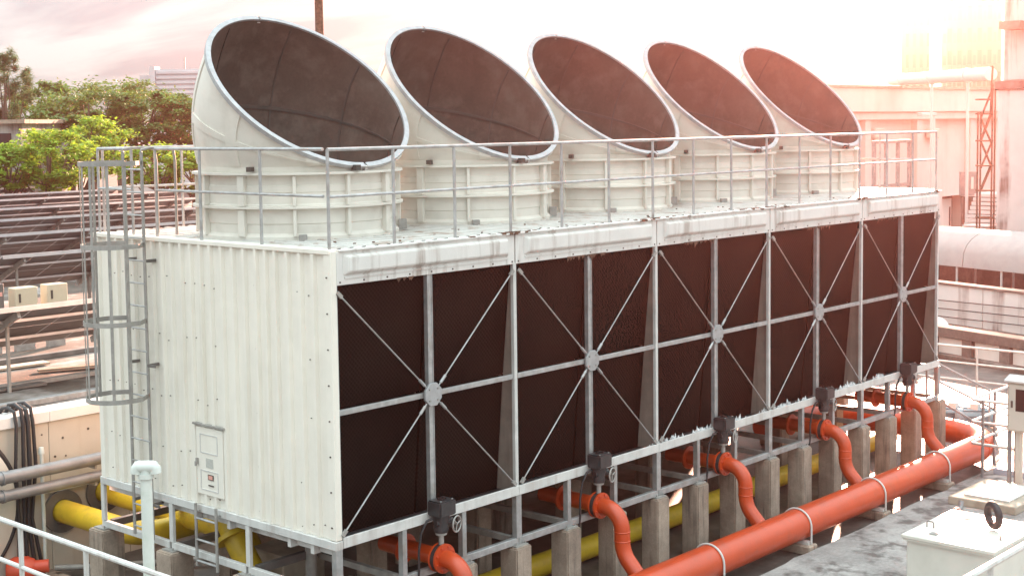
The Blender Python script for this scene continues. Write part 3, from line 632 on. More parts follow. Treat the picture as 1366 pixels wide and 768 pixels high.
for b in range(5):
    x = (b+0.5)*B; y0 = -0.20
    pts = [(x, y0+0.02, ZF), (x, y0-0.06, ZF)]+arc((x, y0-0.06, ZF-0.30), 0.30, math.pi/2, 0.0, 9, (0, -1, 0), (0, 0, 1))[1:]
    yv = y0-0.06-0.30; zv = ZF-0.30
    pts += [(x, yv, zv-0.14)]+[(x, yv-0.40*(1-math.cos(t)), zv-0.14-0.40*math.sin(t)) for t in (R(10), R(20), R(30), R(40))]
    last = Vector(pts[-1]); d = Vector((0, -math.sin(R(44)), -math.cos(R(44)))); pts.append(last+d*0.42)
    ri = MB().tube(pts, RR, 24).build('riser', 'red', rp_, smooth=True)
    MB().lathe([(RR-.01, -0.014), (0.185, -0.014), (0.185, 0.014), (RR-.01, 0.014)], 28, (x, y0+0.005, ZF), (0, 1, 0), close=True).build('flange', 'red', ri, smooth=True)
    m = MB()
    for k in range(8): a = R(22.5+45*k); m.cyl((x+.152*math.cos(a), y0-.028, ZF+.152*math.sin(a)), (x+.152*math.cos(a), y0-.01, ZF+.152*math.sin(a)), .014, 6)
    stuff(m.build('bolts', 'motorred', ri))
    for t_ in (zv-0.005, zv-0.135): MB().lathe([(RR+.0, -0.012), (RR+.006, 0), (RR+.0, 0.012)], 24, (x, yv, t_), (0, 0, 1)).build('weld_seam', 'red', ri, smooth=True)
    # stub behind the valve
    st = thing('stub_pipe', (x, 0.2, ZF-RR), '%s flanged red stub pipe behind a valve, counted from the corrugated end' % ORDW[b], 'pipe', 'red stub pipes under the sill')
    MB().tube([(x, -0.095, ZF), (x, 0.9, ZF)], RR, 24).build('pipe', 'red', st, smooth=True)
    for yy in (-0.10, 0.50): MB().lathe([(RR-.01, -0.014), (0.185, -0.014), (0.185, 0.014), (RR-.01, 0.014)], 28, (x, yy, ZF), (0, 1, 0), close=True).build('flange', 'red', st, smooth=True)
    # butterfly valve with gear box and handwheel
    vv = thing('butterfly_valve', (x, -0.15, ZF-0.17), '%s black butterfly valve with geared handwheel, counted from the corrugated end' % ORDW[b], 'valve', 'black valves along the sill')
    MB().lathe([(RR-.012, -0.035), (0.176, -0.035), (0.176, 0.035), (RR-.012, 0.035)], 28, (x, -0.148, ZF), (0, 1, 0), close=True).build('valve_body', 'valve', vv, smooth=True)
    MB().cyl((x, -0.148, ZF+.16), (x, -0.148, ZF+.31), 0.034, 12).cyl((x, -0.148, ZF+.30), (x, -0.148, ZF+.33), 0.075, 12).build('neck', 'galvdull', vv, smooth=True)
    MB().lathe([(0.001, .33), (.085, .33), (.10, .38), (.085, .42), (.11, .50), (.11, .55), (.001, .56)], 14, (x, -0.148, ZF)).cyl((x-.1, -0.148, ZF+.46), (x+.14, -0.20, ZF+.46), .05, 10).build('gearbox', 'valve', vv, smooth=True)
    bx = MB().box(x-.145, x+.145, -0.285, -0.05, ZF+.55, ZF+.745).build('actuator_box', 'valve', vv, bevel=0.018, seg=2)
    MB().cyl((x, -0.168, ZF+.744), (x, -0.168, ZF+.762), .06, 14).build('position_window', 'glassdark', bx, smooth=True)
    for sx in (-.1, .1): MB().cyl((x+sx, -.25, ZF+.74), (x+sx, -.25, ZF+.755), .012, 6).build('bolt', 'galv', bx)
    hw = MB().ringtube((x+.16, -.27, ZF+.42), (0.25, -1, 0), .10, .011, 24, 6)
    wheel = hw.build('handwheel', 'galvdull', vv, smooth=True)
    ax = Vector((0.25, -1, 0)).normalized(); e1 = ax.orthogonal().normalized(); e2 = ax.cross(e1); cc = Vector((x+.16, -.27, ZF+.42))
    for k in range(3): d = e1*math.cos(R(120*k+30))+e2*math.sin(R(120*k+30)); MB().cyl(cc, cc+d*.1, .008, 6).build('spoke', 'galvdull', wheel)
    MB().cyl(cc, cc-ax*.12, .014, 8).build('wheel_shaft', 'galvdull', wheel)
    MB().tube([(x-.12, -.12, ZF+.52), (x-.20, -.10, ZF+.50), (x-.27, -.07, ZF+.36), (x-.30, -.05, ZF+.12), (x-.30, -.05, ZF-.12), (x-.31, -.02, ZF-.35), (x-.30, .0, ZF-.5)], .016, 8).build('cable', 'rubber', vv, smooth=True)
# straps and feet
ns = 0
for x in (1.2, 3.65, 6.15, 8.62, 11.1, 13.6):
    o = thing('pipe_support', (x, PY, G), '%s strapped concrete support under the red header pipe, counted from the corrugated end' % ORDW[ns], 'pipe support', 'supports under the red pipe'); ns += 1
    MB().box(x-.13, x+.13, PY-.30, PY+.30, G-.005, PZ-PR-.03).build('foot', 'concrete', o, bevel=.02)
    MB().box(x-.06, x+.06, PY-.24, PY+.24, PZ-PR-.03, PZ-PR+.012).build('saddle', 'galvwhite', o)
    pts = [(x, PY-PR-.014, PZ-PR-.02), (x, PY-PR-.014, PZ)]+arc((x, PY, PZ), PR+.014, math.pi, 0, 16, (0, 1, 0), (0, 0, 1))[1:-1]+[(x, PY+PR+.014, PZ), (x, PY+PR+.014, PZ-PR-.02)]
    MB().tube(pts, .016, 8).build('strap', 'galvwhite', o, smooth=True)

# ------------------------------------------------------------------ yellow pipework under the tower
YR = 0.17
o = thing('yellow_pipe', (6, 1.5, -1.6), 'yellow main pipe running behind the concrete piers and through the beige wall', 'pipe')
ym, zm = 1.10, -1.72
p0 = Vector((0.60, 7.12, -1.03))
pts = [p0+Vector((0, .2, 0)), p0+Vector((0, -1.7, 0.02))]+arc((p0.x+.45, p0.y-1.7, p0.z), .45, math.pi, 3*math.pi/2, 8, (1, 0, 0), (0, 1, 0))[1:]+[(3.2, p0.y-2.15, p0.z)]
MB().tube(pts, 0.175, 24).build('wall_branch', 'yellow', o, smooth=True)
MB().tube([(1.9, ym, zm), (L+.2, ym, zm)], YR, 24).build('main', 'yellow', o, smooth=True)
p1 = Vector((1.35, 7.12, -0.86))
pts = [p1+Vector((0, .2, 0)), (1.35, 3.75, -0.88)]+arc((1.35, 3.75, -1.28), .4, math.pi/2, 0, 8, (0, -1, 0), (0, 0, 1))[1:]+[(1.35, 3.35, -1.8)]
MB().tube(pts, 0.175, 24).build('drop_branch', 'yellow', o, smooth=True)
pts = [(0.75, 3.2, -0.35), (0.75, 2.9, -0.75), (0.85, 2.6, -1.25), (1.1, 2.2, -1.58), (1.5, 1.5, zm), (2.0, ym, zm)]
MB().tube(pts, 0.17, 24).build('angled_branch', 'yellow', o, smooth=True)
MB().lathe([(.16, -.03), (.26, -.03), (.26, .03), (.16, .03)], 28, (0.73, 2.95, -0.68), (0, 0.6, 0.8), close=True).build('flange', 'yellow', o, smooth=True)
for p in (p0, p1):
    MB().lathe([(0.19, -.02), (0.33, -.02), (0.33, .03), (0.19, .03)], 36, (p.x, 7.075, p.z), (0, 1, 0), close=True).build('wall_sleeve', 'steeldark', o, smooth=True)
o = tag(MB().cyl((0.9, 1.55, G), (0.9, 1.55, -0.12), .075, 16).build('drain_pipe', 'galvdull', None, smooth=True, loc=(0.9, 1.55, G)), 'grey vertical drain pipe behind the short ladder', 'pipe')

# ------------------------------------------------------------------ beige wall, pipes and hoses at its foot
o = thing('panel_wall', (0, 7.1, G), 'beige panel wall with white coping beside the corrugated end', 'wall')
xb = [-6.5, -5.1, -3.7, -2.3, -0.95, 0.42, 1.8, 3.2, 5.8, 8.4, 11, 14]
for i in range(len(xb)-1):
    MB().box(xb[i]+.004, xb[i+1]-.004, 7.1, 7.4, -0.66, 0.40).build('panel', 'beigewall', o, bevel=.006)
    MB().box(xb[i]+.004, xb[i+1]-.004, 7.115, 7.4, G-.01, -0.668).build('panel', 'beigewall', o, bevel=.006)
    MB().box(xb[i]+.002, xb[i+1]-.002, 7.05, 7.46, 0.40, 0.57).build('coping', 'coping', o, bevel=.008)
MB().box(-1.0, 14, 7.07, 7.1, -0.70, -0.655).build('ledge_trim', 'galvwhite', o)
m = MB(); rr = random.Random(21)
for i in range(30): x = rr.uniform(-3, 3); z = rr.uniform(-.2, .35); m.cyl((x, 7.1, z), (x, 7.092, z), rr.uniform(.012, .022), 6)
stuff(m.build('fixings', 'bolt', o))
for (z, y, nm, r_) in ((-0.205, 6.62, 'upper grey pipe running along the beige wall', .095), (-0.475, 6.62, 'lower grey pipe running along the beige wall', .085)):
    o = thing('grey_pipe', (-2, y, z), nm, 'pipe', 'grey pipes on the beige wall')
    MB().cyl((-6, y, z), (5.5, y, z), r_, 20).build('pipe', 'greypipe', o, smooth=True)
    for x in (-2.5, -0.62): MB().lathe([(r_, -.02), (r_+.014, -.02), (r_+.014, .02), (r_, .02)], 20, (x, y, z), (1, 0, 0), close=True).build('band', 'greypipe', o, smooth=True)
    for x in (-3.5, 0.9, 3.5): MB().box(x-.02, x+.02, y-.03, 7.1, z-r_-.05, z-r_+.005).build('bracket', 'galvdull', o)
# hoses over the wall
hx = ony(36, 600, 7.0).x
for i, (dx, r_) in enumerate(((-0.17, .026), (-0.06, .03), (0.02, .034), (0.10, .028))):
    x = hx+dx; tp = .66+.03*(i % 2)
    pts = [(x+.1, 8.6, ROOF+.05), (x+.05, 7.75, .1), (x, 7.5, .52), (x, 7.38, tp), (x, 7.2, tp+.03), (x, 7.03, tp-.02), (x, 6.98, .45), (x+.02*(i-1.5), 6.99, -.2), (x-.02*i, 7.0, -1.0), (x-.05+.05*i, 6.98, G+.02)]
    tag(MB().tube(pts, r_, 10).build('hose', 'rubber', None, smooth=True, loc=(x, 7.0, G)), 'black hose hanging over the white coping of the beige wall', 'hose', 'hoses over the beige wall')
tx = ony(30, 655, 6.95).x - 1.28
o = thing('round_hatch', (tx, 7.0, -1.9), 'big round cream hatch with black rubber edge on the beige wall', 'hatch')
MB().lathe([(.001, .16), (.6, .14), (1.0, .09), (1.2, 0.02), (1.2, -.05)], 64, (tx, 7.02, -.68), (0, -1, 0)).build('cover', 'tank', o, smooth=True)
MB().ringtube((tx, 7.05, -.68), (0, 1, 0), 1.235, .05, 64, 8).build('rubber_edge', 'rubber', o, smooth=True)
x = ony(56, 650, 7.0).x
o = thing('conduit', (x, 7.0, G), 'thin pale conduit standing against the beige wall', 'pipe')
MB().cyl((x, 6.98, G), (x, 6.98, -0.02), .03, 12).build('pipe', 'pvc', o, smooth=True); MB().lathe([(.001, .06), (.035, .05), (.045, 0), (.045, -.05)], 14, (x, 6.98, 0)).build('cap', 'pvc', o, smooth=True)
# red pump at the foot of the wall
pc = onz(28, 757, G+.25)
o = thing('red_pump', (pc.x, pc.y, G), 'small red pump on the floor by the beige wall', 'pump')
MB().lathe([(.001, -.22), (.15, -.2), (.2, -.1), (.2, .1), (.15, .2), (.001, .22)], 20, (pc.x, pc.y, G+.22), (0.8, -.6, 0)).build('casing', 'motorred', o, smooth=True)
MB().cyl((pc.x+.1, pc.y-.1, G+.26), (pc.x+.32, pc.y-.25, G+.26), .1, 16).build('motor', 'motorred', o, smooth=True)
MB().box(pc.x-.2, pc.x+.6, pc.y-.5, pc.y+.2, G-.005, G+.06).build('base', 'concrete', o)
o = tag(MB().tube([(pc.x+.5, pc.y-.1, G+.15), (pc.x+1.2, pc.y-.6, G+.12), (2.5, 5.2, G+.12)], .045, 10).build('floor_pipe', 'galvdull', None, smooth=True), 'grey pipe lying on the floor beside the red pump', 'pipe')

# ------------------------------------------------------------------ near platform with railing and vent pipe (lower left)
o = thing('walkway', (-4.6, -2.5, G), 'concrete walkway block carrying the white railing beside the vent pipe', 'walkway')
MB().box(-5.05, -3.9, -5.2, 1.0, 0.30, 0.42).build('deck', 'concpale', o, bevel=.01)
for y in (-4.8, -2.2, 0.6): MB().box(-4.65, -4.3, y-.15, y+.15, G-.01, 0.30).build('leg', 'concrete', o)
railing('white_railing', 'white tubular railing on the walkway beside the vent pipe', [(-4.87, 0.9), (-4.87, -5.1)], [(-4.87, y) for y in (0.9, -0.35, -1.62, -2.62, -3.8, -5.1)], 0.42, 1.55, [1.20, 0.85], r=.023, mt='galvwhite')
vp = at(195, 640, 11.2)
o = thing('vent_pipe', (vp.x, vp.y, 0.42), 'white plastic vent pipe with a T-shaped hooded top', 'pipe')
vt = at(195, 622, 11.2).z
MB().cyl((vp.x, vp.y, 0.42), (vp.x, vp.y, vt), .046, 20).build('pipe', 'pvc', o, smooth=True)
d = Vector((rt.x, rt.y, 0)).normalized()
c_ = Vector((vp.x, vp.y, vt))
MB().tube([c_-d*.06, c_+d*.06], .05, 16).build('tee', 'pvc', o, smooth=True)
for s_ in (-1, 1):
    MB().tube([c_+d*s_*.045, c_+d*s_*.06, c_+d*s_*.072+Vector((0, 0, -.015)), c_+d*s_*.075+Vector((0, 0, -.05))], [.05, .05, .049, .048], 16).build('elbow', 'pvc', o, smooth=True)
MB().lathe([(.053, -.09), (.06, -.09), (.06, -.05), (.053, -.05)], 20, c_, close=True).build('collar', 'pvc', o, smooth=True)

# ------------------------------------------------------------------ tank box, hatch, cabinet, guard (lower right)
o = thing('tank_box', (8.0, -4.2, SLAB), 'cream box tank with a flat lid beside the red pipe', 'tank')
x0, x1, y0, y1 = 7.23, 8.86, -4.85, -3.52
MB().box(x0+.06, x1-.06, y0+.06, y1-.06, SLAB-.005, -0.96).build('body', 'tank', o, bevel=.012)
lid = MB().box(x0, x1, y0, y1, -0.955, -0.90).build('lid', 'tank', o, bevel=.01)
MB().box(x0+.02, x1-.02, y0+.02, y1-.02, -0.985, -0.956).build('lid_lip', 'tank', o)
for (u, v) in ((1241, 699), (1339.5, 717)):
    p = onz(u, v+4, -0.9); MB().tube([p+Vector((0, -.05, 0)), p+Vector((0, -.05, .07)), p+Vector((0, -.035, .085)), p+Vector((0, .035, .085)), p+Vector((0, .05, .07)), p+Vector((0, .05, 0))], .008, 8).build('handle', 'steeldark', lid, smooth=True)
for (u, v) in ((1246, 712), (1290, 691)):
    p = onz(u, v, -0.9); MB().box(p.x-.05, p.x+.05, p.y-.05, p.y+.05, -0.90, -0.885).build('latch', 'galvdull', lid)
p = onz(1325, 706, -0.9)
o = tag(MB().ringtube(p+Vector((0, 0, .205)), (0.8, -.6, 0.05), .15, .052, 28, 10).build('rubber_ring', 'rubber', None, smooth=True, loc=p), 'black rubber ring standing upright on the cream tank lid', 'ring')
o = thing('roof_hatch', (13.1, -2.4, SLAB), 'low concrete hatch with a white lid between tank box and cabinet', 'hatch')
MB().box(12.4, 13.95, -3.05, -1.85, SLAB-.005, SLAB+.14).build('kerb', 'concpale', o, bevel=.015)
MB().box(12.6, 13.75, -2.85, -2.05, SLAB+.14, SLAB+.175).build('lid', 'vinyl', o, bevel=.008)
o = thing('hose_bib', (11.6, -2.3, SLAB), 'small dark elbow pipe lying on the slab by the hatch', 'pipe')
MB().tube([(11.2, -2.45, SLAB+.06), (11.75, -2.3, SLAB+.07), (11.95, -2.28, SLAB+.10), (12.0, -2.27, SLAB+.2)], .045, 12).build('pipe', 'greypipe', o, smooth=True)
MB().lathe([(.04, -.03), (.075, -.03), (.075, .03), (.04, .03)], 14, (11.75, -2.3, SLAB+.075), (1, .27, 0), close=True).build('collar', 'labelred', o, smooth=True)
o = thing('control_cabinet', (14.2, -2.7, SLAB), 'pale control cabinet with a dark window on steel legs', 'cabinet')
cx, ya_, yb_ = 14.05, -3.15, -2.2
MB().box(cx, cx+.38, ya_, yb_, -0.80, 0.10).build('body', 'cabgrey', o, bevel=.012)
MB().add([(cx-.06, ya_-.05, .10), (cx+.44, ya_-.05, .10), (cx+.44, yb_+.04, .10), (cx-.06, yb_+.04, .10), (cx-.06, ya_-.05, .13), (cx+.44, ya_-.05, .13), (cx+.44, yb_+.04, .13), (cx-.06, yb_+.04, .13), (cx+.19, ya_-.05, .20), (cx+.19, yb_+.04, .20)],
         [(3, 2, 1, 0), (0, 1, 5, 8, 4), (2, 3, 7, 9, 6), (0, 4, 7, 3), (1, 2, 6, 5), (4, 8, 9, 7), (8, 5, 6, 9)]).build('roof', 'vinyl', o)
dr = MB().box(cx-.022, cx-.001, ya_+.02, yb_-.03, -0.77, 0.06).build('door', 'cabgrey', o, bevel=.006)
MB().box(cx-.03, cx-.023, ya_+.14, yb_-.16, -0.42, -0.02).build('window', 'glassdark', dr, bevel=.003)
MB().box(cx-.04, cx-.023, yb_-.11, yb_-.08, -0.36, -0.24).build('handle', 'bolt', dr)
for y in (yb_-.04, ya_+.04):
    for x in (cx+.03, cx+.34): MB().box(x-.03, x+.03, y-.03, y+.03, SLAB-.005, -0.80).build('leg', 'greypipe', o)
MB().box(cx+.1, cx+.2, -2.42, -2.32, SLAB-.005, -0.80).build('riser_duct', 'cabgrey', o)
for i in range(5):
    y = -2.50-.10*i
    tag(MB().tube([(cx+.12, y, -0.79), (cx+.12, y, SLAB+.16), (cx+.06, y, SLAB+.07), (cx-.1, y+.02, SLAB+.05), (cx-.75-.1*i, y+.10, SLAB+.05), (cx-.9-.1*i, y+.14, SLAB+.05)], .022, 10).build('cable_conduit', 'galvwhite', None, smooth=True, loc=(cx, y, SLAB)), 'pale bent conduit dropping from the control cabinet to the slab', 'conduit', 'conduits below the control cabinet')
pc = Vector((14.55, -1.32, 0))
o = thing('guard_rail', (pc.x, pc.y, SLAB), 'corner guard rail with three bars beside the control cabinet', 'railing')
for z in (-0.42, -0.83, -1.24):
    MB().tube([(pc.x+2.2, pc.y, z), (pc.x+.04, pc.y, z), (pc.x, pc.y-.04, z), (pc.x, pc.y-.95, z)], .026, 10).build('bar', 'galvwhite', o, smooth=True)
for (x, y) in ((pc.x, pc.y-.22), (pc.x+1.05, pc.y), (pc.x+2.2, pc.y), (pc.x, pc.y-.95)): MB().cyl((x, y, SLAB), (x, y, -0.40), .028, 10).build('post', 'greypipe', o, smooth=True)
o = tag(MB().box(14.9, 18.0, -3.4, -1.6, SLAB-.005, SLAB+.11).build('blue_sheet', 'paleblue', None, bevel=.01, loc=(16, -2.5, SLAB)), 'flat pale blue sheet on the slab behind the guard rail', 'sheet')
# near handrail at lower right
o = thing('near_walkway', (0, -8.9, G), 'raised steel walkway carrying the white handrail opposite the tower', 'walkway')
MB().box(-5.5, 4.5, -9.8, -8.55, 0.80, 0.86).build('deck', 'galvdull', o)
for x in (-5, -1.5, 1.5, 4.2): MB().box(x-.06, x+.06, -9.3, -9.18, G-.01, 0.80).build('leg', 'galvdull', o)
railing('handrail', 'white tubular handrail on the raised walkway by the tank box', [(-5.4, -8.65), (4.4, -8.65)], [(-5.4, -8.65), (-3.2, -8.65), (-1.92, -8.65), (0.4, -8.65), (2.4, -8.65), (4.4, -8.65)], 0.86, 1.93, [1.4], r=.024, mt='galvwhite')

# ------------------------------------------------------------------ beyond the tower end: motors, rails, walls
for i, (u, v, nm, s_) in enumerate(((1301, 558, 'blue-grey pump motor beyond the bend of the red pipe', 1.0), (1272, 553, 'smaller blue-grey pump motor tucked behind the end concrete pier', .8))):
    p = onz(u, v, G+.3); a = Vector((0.55, -.83, 0)); o = thing('pump_motor', (p.x, p.y, G), nm, 'motor', 'blue pump motors')
    c_ = Vector((p.x, p.y, G+.32))
    mo = MB().lathe([(.001, -.42*s_), (.16*s_, -.40*s_), (.2*s_, -.36*s_), (.2*s_, .34*s_), (.16*s_, .40*s_), (.001, .42*s_)], 24, c_, a).build('motor_body', 'bluegrey', o, smooth=True)
    for k in range(10): t = R(36*k); e1 = Vector((0, 0, 1)); e2 = a.cross(e1).normalized(); d = e1*math.cos(t)+e2*math.sin(t); MB().bar(c_-a*.28*s_+d*.2*s_, c_+a*.26*s_+d*.2*s_, .012, .05, d).build('cooling_fin', 'bluegrey', mo)
    MB().cbox(c_+Vector((0, 0, .25*s_)), (.18, .18, .13)).build('terminal_box', 'vinyl', mo)
    MB().box(p.x-.35, p.x+.35, p.y-.35, p.y+.35, G-.01, G+.11).build('base', 'concrete', o)
railing('far_railing', 'white three-bar railing crossing the yard beyond the tower end', [(22.2, 7.0), (22.2, -6)], [(22.2, y) for y in (6.2, 4.0, 1.9, -.4, -2.6, -5)], G, G+1.22, [G+.82, G+.4], r=.03, mt='galvwhite')
# stair handrail descending from the tower corner
o = thing('stair_handrail', (16.1, 0.5, G), 'sloping grey stair handrail leaning from the tower corner', 'handrail')
for dz in (0.0, -.36, -.72):
    MB().cyl((15.98, 0.25, 0.02+dz), (18.6, -0.05, -1.05+dz if dz > -.7 else G+.02), .024, 8).build('bar', 'galv', o, smooth=True)
MB().cyl((18.4, -.03, G), (18.4, -.03, -.95), .024, 8).build('post', 'galv', o, smooth=True)
MB().cyl((15.98, .25, G), (15.98, .25, 0.04), .026, 8).build('post', 'galv', o, smooth=True)
# white vessel under the far end
for i, (u, v, l_, nm) in enumerate(((1188, 518, 1.3, 'white horizontal vessel seen under the far sill'), (1243, 512, .55, 'small white vessel beside the end post'))):
    p = ony(u, v, 6.0); c_ = Vector((p.x, p.y, max(p.z, G+.5)))
    o = thing('white_vessel', (c_.x, c_.y, G), nm, 'tank')
    MB().lathe([(.001, -l_), (.25, -l_+.05), (.42, -l_+.25), (.42, l_-.25), (.25, l_-.05), (.001, l_)], 24, c_, (1, -.2, 0)).build('shell', 'vinyl', o, smooth=True)
    for s_ in (-.5, .5): MB().box(c_.x+s_*l_-.08, c_.x+s_*l_+.08, c_.y-.3, c_.y+.3, G-.01, c_.z-.3).build('saddle', 'concpale', o)
# low ruined parapet of dark concrete with pale infill blocks
wd = Vector((math.cos(R(72)), math.sin(R(72)), 0)); wn = Vector((-wd.y, wd.x, 0))    # direction of the stained wall; wn points to the camera side
def rbox(m, o_, a0, a1, n0, n1, z0, z1):
    P = [o_+wd*a+wn*n for a, n in ((a0, n0), (a1, n0), (a1, n1), (a0, n1))]
    return m.prism([(p.x, p.y, 0) for p in P], (0, 0, z0), (0, 0, z1))
q0 = onz(1310, 488, G); q0 = Vector((q0.x, q0.y, 0))
o = thing('low_parapet', (q0.x, q0.y, G), 'low dark concrete parapet with pale infill blocks in front of the stained wall', 'wall')
rbox(MB(), q0, -9, 14, -.5, 0, G+.62, G+.90).build('top_beam', 'oldconc', o, bevel=.02)
rbox(MB(), q0, -9, 14, -.6, .1, G-.01, G+.16).build('base_beam', 'oldconc', o, bevel=.02)
for i in range(18):
    a = -8.7+1.3*i
    rbox(MB(), q0, a, a+.34, -.42, -.02, G+.16, G+.62).build('stub_post', 'oldconc', o)
    rbox(MB(), q0, a+.36, a+1.28, -.40, -.14, G+.16, G+.615).build('infill_block', 'wallwhite', o)
q1 = onz(1310, 458, G); q1 = Vector((q1.x, q1.y, 0))
o = thing('stained_wall', (q1.x, q1.y, G), 'white wall streaked with black mould beyond the tower end', 'wall')
hgt = 4.8325-(380-157)/FPX*((q1-CAM).dot(fw)+1)
for i in range(8):
    a = -9+3.0*i
    rbox(MB(), q1, a+.01, a+2.99, -.35, 0, G+.45, hgt).build('wall_panel', 'wallstain', o, bevel=.015)
rbox(MB(), q1, -9, 15, -.42, .06, G-.01, G+.45).build('plinth', 'oldconc', o, bevel=.02)
rbox(MB(), q1, -9, 15, -.40, .05, hgt, hgt+.07).build('cap', 'oldconc', o, bevel=.01)
for i in range(3):
    z = -.7-.25*i
    a = q1+wd*-6+wn*.12; b_ = q1+wd*12+wn*.12
    tag(MB().tube([(a.x, a.y, z+.1), ((a.x+b_.x)/2, (a.y+b_.y)/2, z-.12), (b_.x, b_.y, z+.15)], .018, 6).build('wall_cable', 'bolt', None, smooth=True), ['highest', 'middle', 'lowest'][i]+' dark cable sagging across the mould-streaked white wall', 'cable', 'cables on the stained wall')
# white vaulted cover behind it, on thin struts
q2 = q1+wn*-4.0
o = thing('vaulted_cover', (q2.x, q2.y, G), 'long white vaulted cover raised on thin struts behind the stained wall', 'cover')
zc = 4.8325-(368-157)/FPX*((q2-CAM).dot(fw)+1); zh = 4.8325-(318-157)/FPX*((q2-CAM).dot(fw)+1)
for i in range(7):
    a = -10+3.6*i; m = MB(); n = 12; vs = []
    for k in range(n+1):
        t = math.pi*k/n; off = -math.cos(t)*1.5; z = zc+(zh-zc)*math.sin(t)**.7
        for aa in (a+.01, a+3.58): p = q2+wd*aa+wn*(-1.5-off); vs.append((p.x, p.y, z))
    m.add(vs, [(2*k, 2*k+2, 2*k+3, 2*k+1) for k in range(n)]+[tuple(range(0, 2*n+2, 2)), tuple(reversed(range(1, 2*n+2, 2)))])
    m.build('vault_section', 'canvas', o, smooth=True)
    for s_ in (0.3, 2.0):
        p = q2+wd*(a+s_)+wn*-.08; MB().cyl((p.x, p.y, G), (p.x, p.y, zc+.05), .04, 6).build('strut', 'galvwhite', o)
        p = q2+wd*(a+s_)+wn*-2.9; MB().cyl((p.x, p.y, G), (p.x, p.y, zc+.05), .04, 6).build('strut', 'galvwhite', o)
p = q2+wn*-3.4; o = thing('dark_gap_sheet', (p.x, p.y, G), 'dark brown sheet for the shade behind the struts of the vaulted cover', 'wall')
rbox(MB(), p, -9, 15, -.2, 0, G-.01, zc+.02).build('screen', 'oldconc', o)  # dark sheet stands for the shaded gap under the vault
# thin rods and brown timber stack at the right edge
pr = onz(1352, 400, -1.0)
pr = q1+wd*-4.6+wn*.9
for i, dx in enumerate((0, .35, .62, .72)):
    p = pr+wd*-dx; tag(MB().tube([(p.x, p.y, G), (p.x+.05*i, p.y, 1.4+.1*i)], .022, 6).build('steel_rod', 'galvdull', None), 'thin upright steel rod in front of the stained wall', 'rod', 'upright rods by the stained wall')

# white facade building parallel to the tower
o = thing('white_building', (55, 20, G), 'long white rendered building with a deep roof fascia beyond the tower', 'building')
YF = 20
X0, X1 = 36, 74
def fz(v, y=YF, u=1200): return ony(u, v, y).z
zt = 6.30; zl = 5.15
MB().box(X0, 59.4, YF, YF+9, G-.01, zl).build('wall', 'wallwhite', o)
MB().box(62.4, X1, YF, YF+9, G-.01, zl).build('wall', 'wallwhite', o)
MB().box(59.4, 62.4, YF+.001, YF+9, 0.75, zl).build('wall', 'wallwhite', o)
MB().box(59.4, 62.4, YF+.8, YF+.9, G-.01, .75).build('recess', 'oldconc', o)
MB().box(X0-.4, X1+.4, YF-.55, YF+9.4, zl, zt).build('roof_fascia', 'wallwhite', o, bevel=.03)
MB().box(X0-.5, X1+.5, YF-.65, YF+9.5, zt, zt+.10).build('roof_edge', 'concpale', o)
MB().box(X0-.3, X1+.3, YF-.42, YF-.02, zl-.35, zl-.02).build('ledge', 'wallwhite', o)
for u in (1150, 1219, 1290):
    x = ony(u, 200, YF).x; MB().box(x-.28, x+.28, YF-.32, YF-.002, G-.01, zl-.36).build('pilaster', 'wallwhite', o, bevel=.02)
dm = MB().box(60.2, 61.75, YF+.55, YF+.68, G, .55).build('door', 'wallwhite', o, bevel=.01)
MB().box(61.45, 61.55, YF+.50, YF+.55, -.9, .1).build('handle', 'bolt', dm)
for u in (1172, 1247):
    p = ony(u, 178, YF-.35); o2 = thing('wall_lamp', (p.x, p.y, p.z), 'boxy floodlight on the white facade %s' % ('nearer the farthest fan stack' if u == 1172 else 'beside the pole lamp'), 'lamp')
    MB().cbox((p.x, YF-.25, p.z), (.9, .35, .5)).build('housing', 'cabgrey', o2, bevel=.05); MB().cbox((p.x, YF-.06, p.z), (.2, .12, .2)).build('bracket', 'galvdull', o2)
p = ony(1244, 250, YF-1.2)
o = thing('pole_lamp', (p.x, p.y, G), 'slim white pole with flat lamp head in front of the white facade', 'lamp')
zt_ = ony(1240, 154, YF-1.2).z
MB().cyl((p.x, p.y, G), (p.x, p.y, zt_), .11, 10).build('pole', 'vinyl', o, smooth=True); MB().box(p.x-1.5, p.x+.1, p.y-.15, p.y+.15, zt_-.02, zt_+.14).build('head', 'vinyl', o, bevel=.03)
# light steel frame on the flat roof in front of the facade
pf = ony(1192, 260, 13.0)
o = thing('steel_gantry', (pf.x, pf.y, G), 'open steel box gantry standing in front of the white facade', 'gantry')
xa, xb_ = ony(1166, 200, 13).x, ony(1213, 200, 13).x; zt_ = ony(1190, 187, 13).z
for x in (xa, (xa*2+xb_)/3, (xa+2*xb_)/3, xb_):
    for y in (13, 15.5): MB().box(x-.06, x+.06, y-.06, y+.06, G-.01, zt_-.12).build('upright', 'galvdull', o)
for y in (13, 15.5): MB().box(xa-.06, xb_+.06, y-.07, y+.07, zt_-.12, zt_).build('top_bar', 'galvdull', o)
for y in (13, 15.5): MB().box(xa, xb_, y-.04, y+.04, zt_-1.8, zt_-1.68).build('mid_bar', 'galvdull', o)
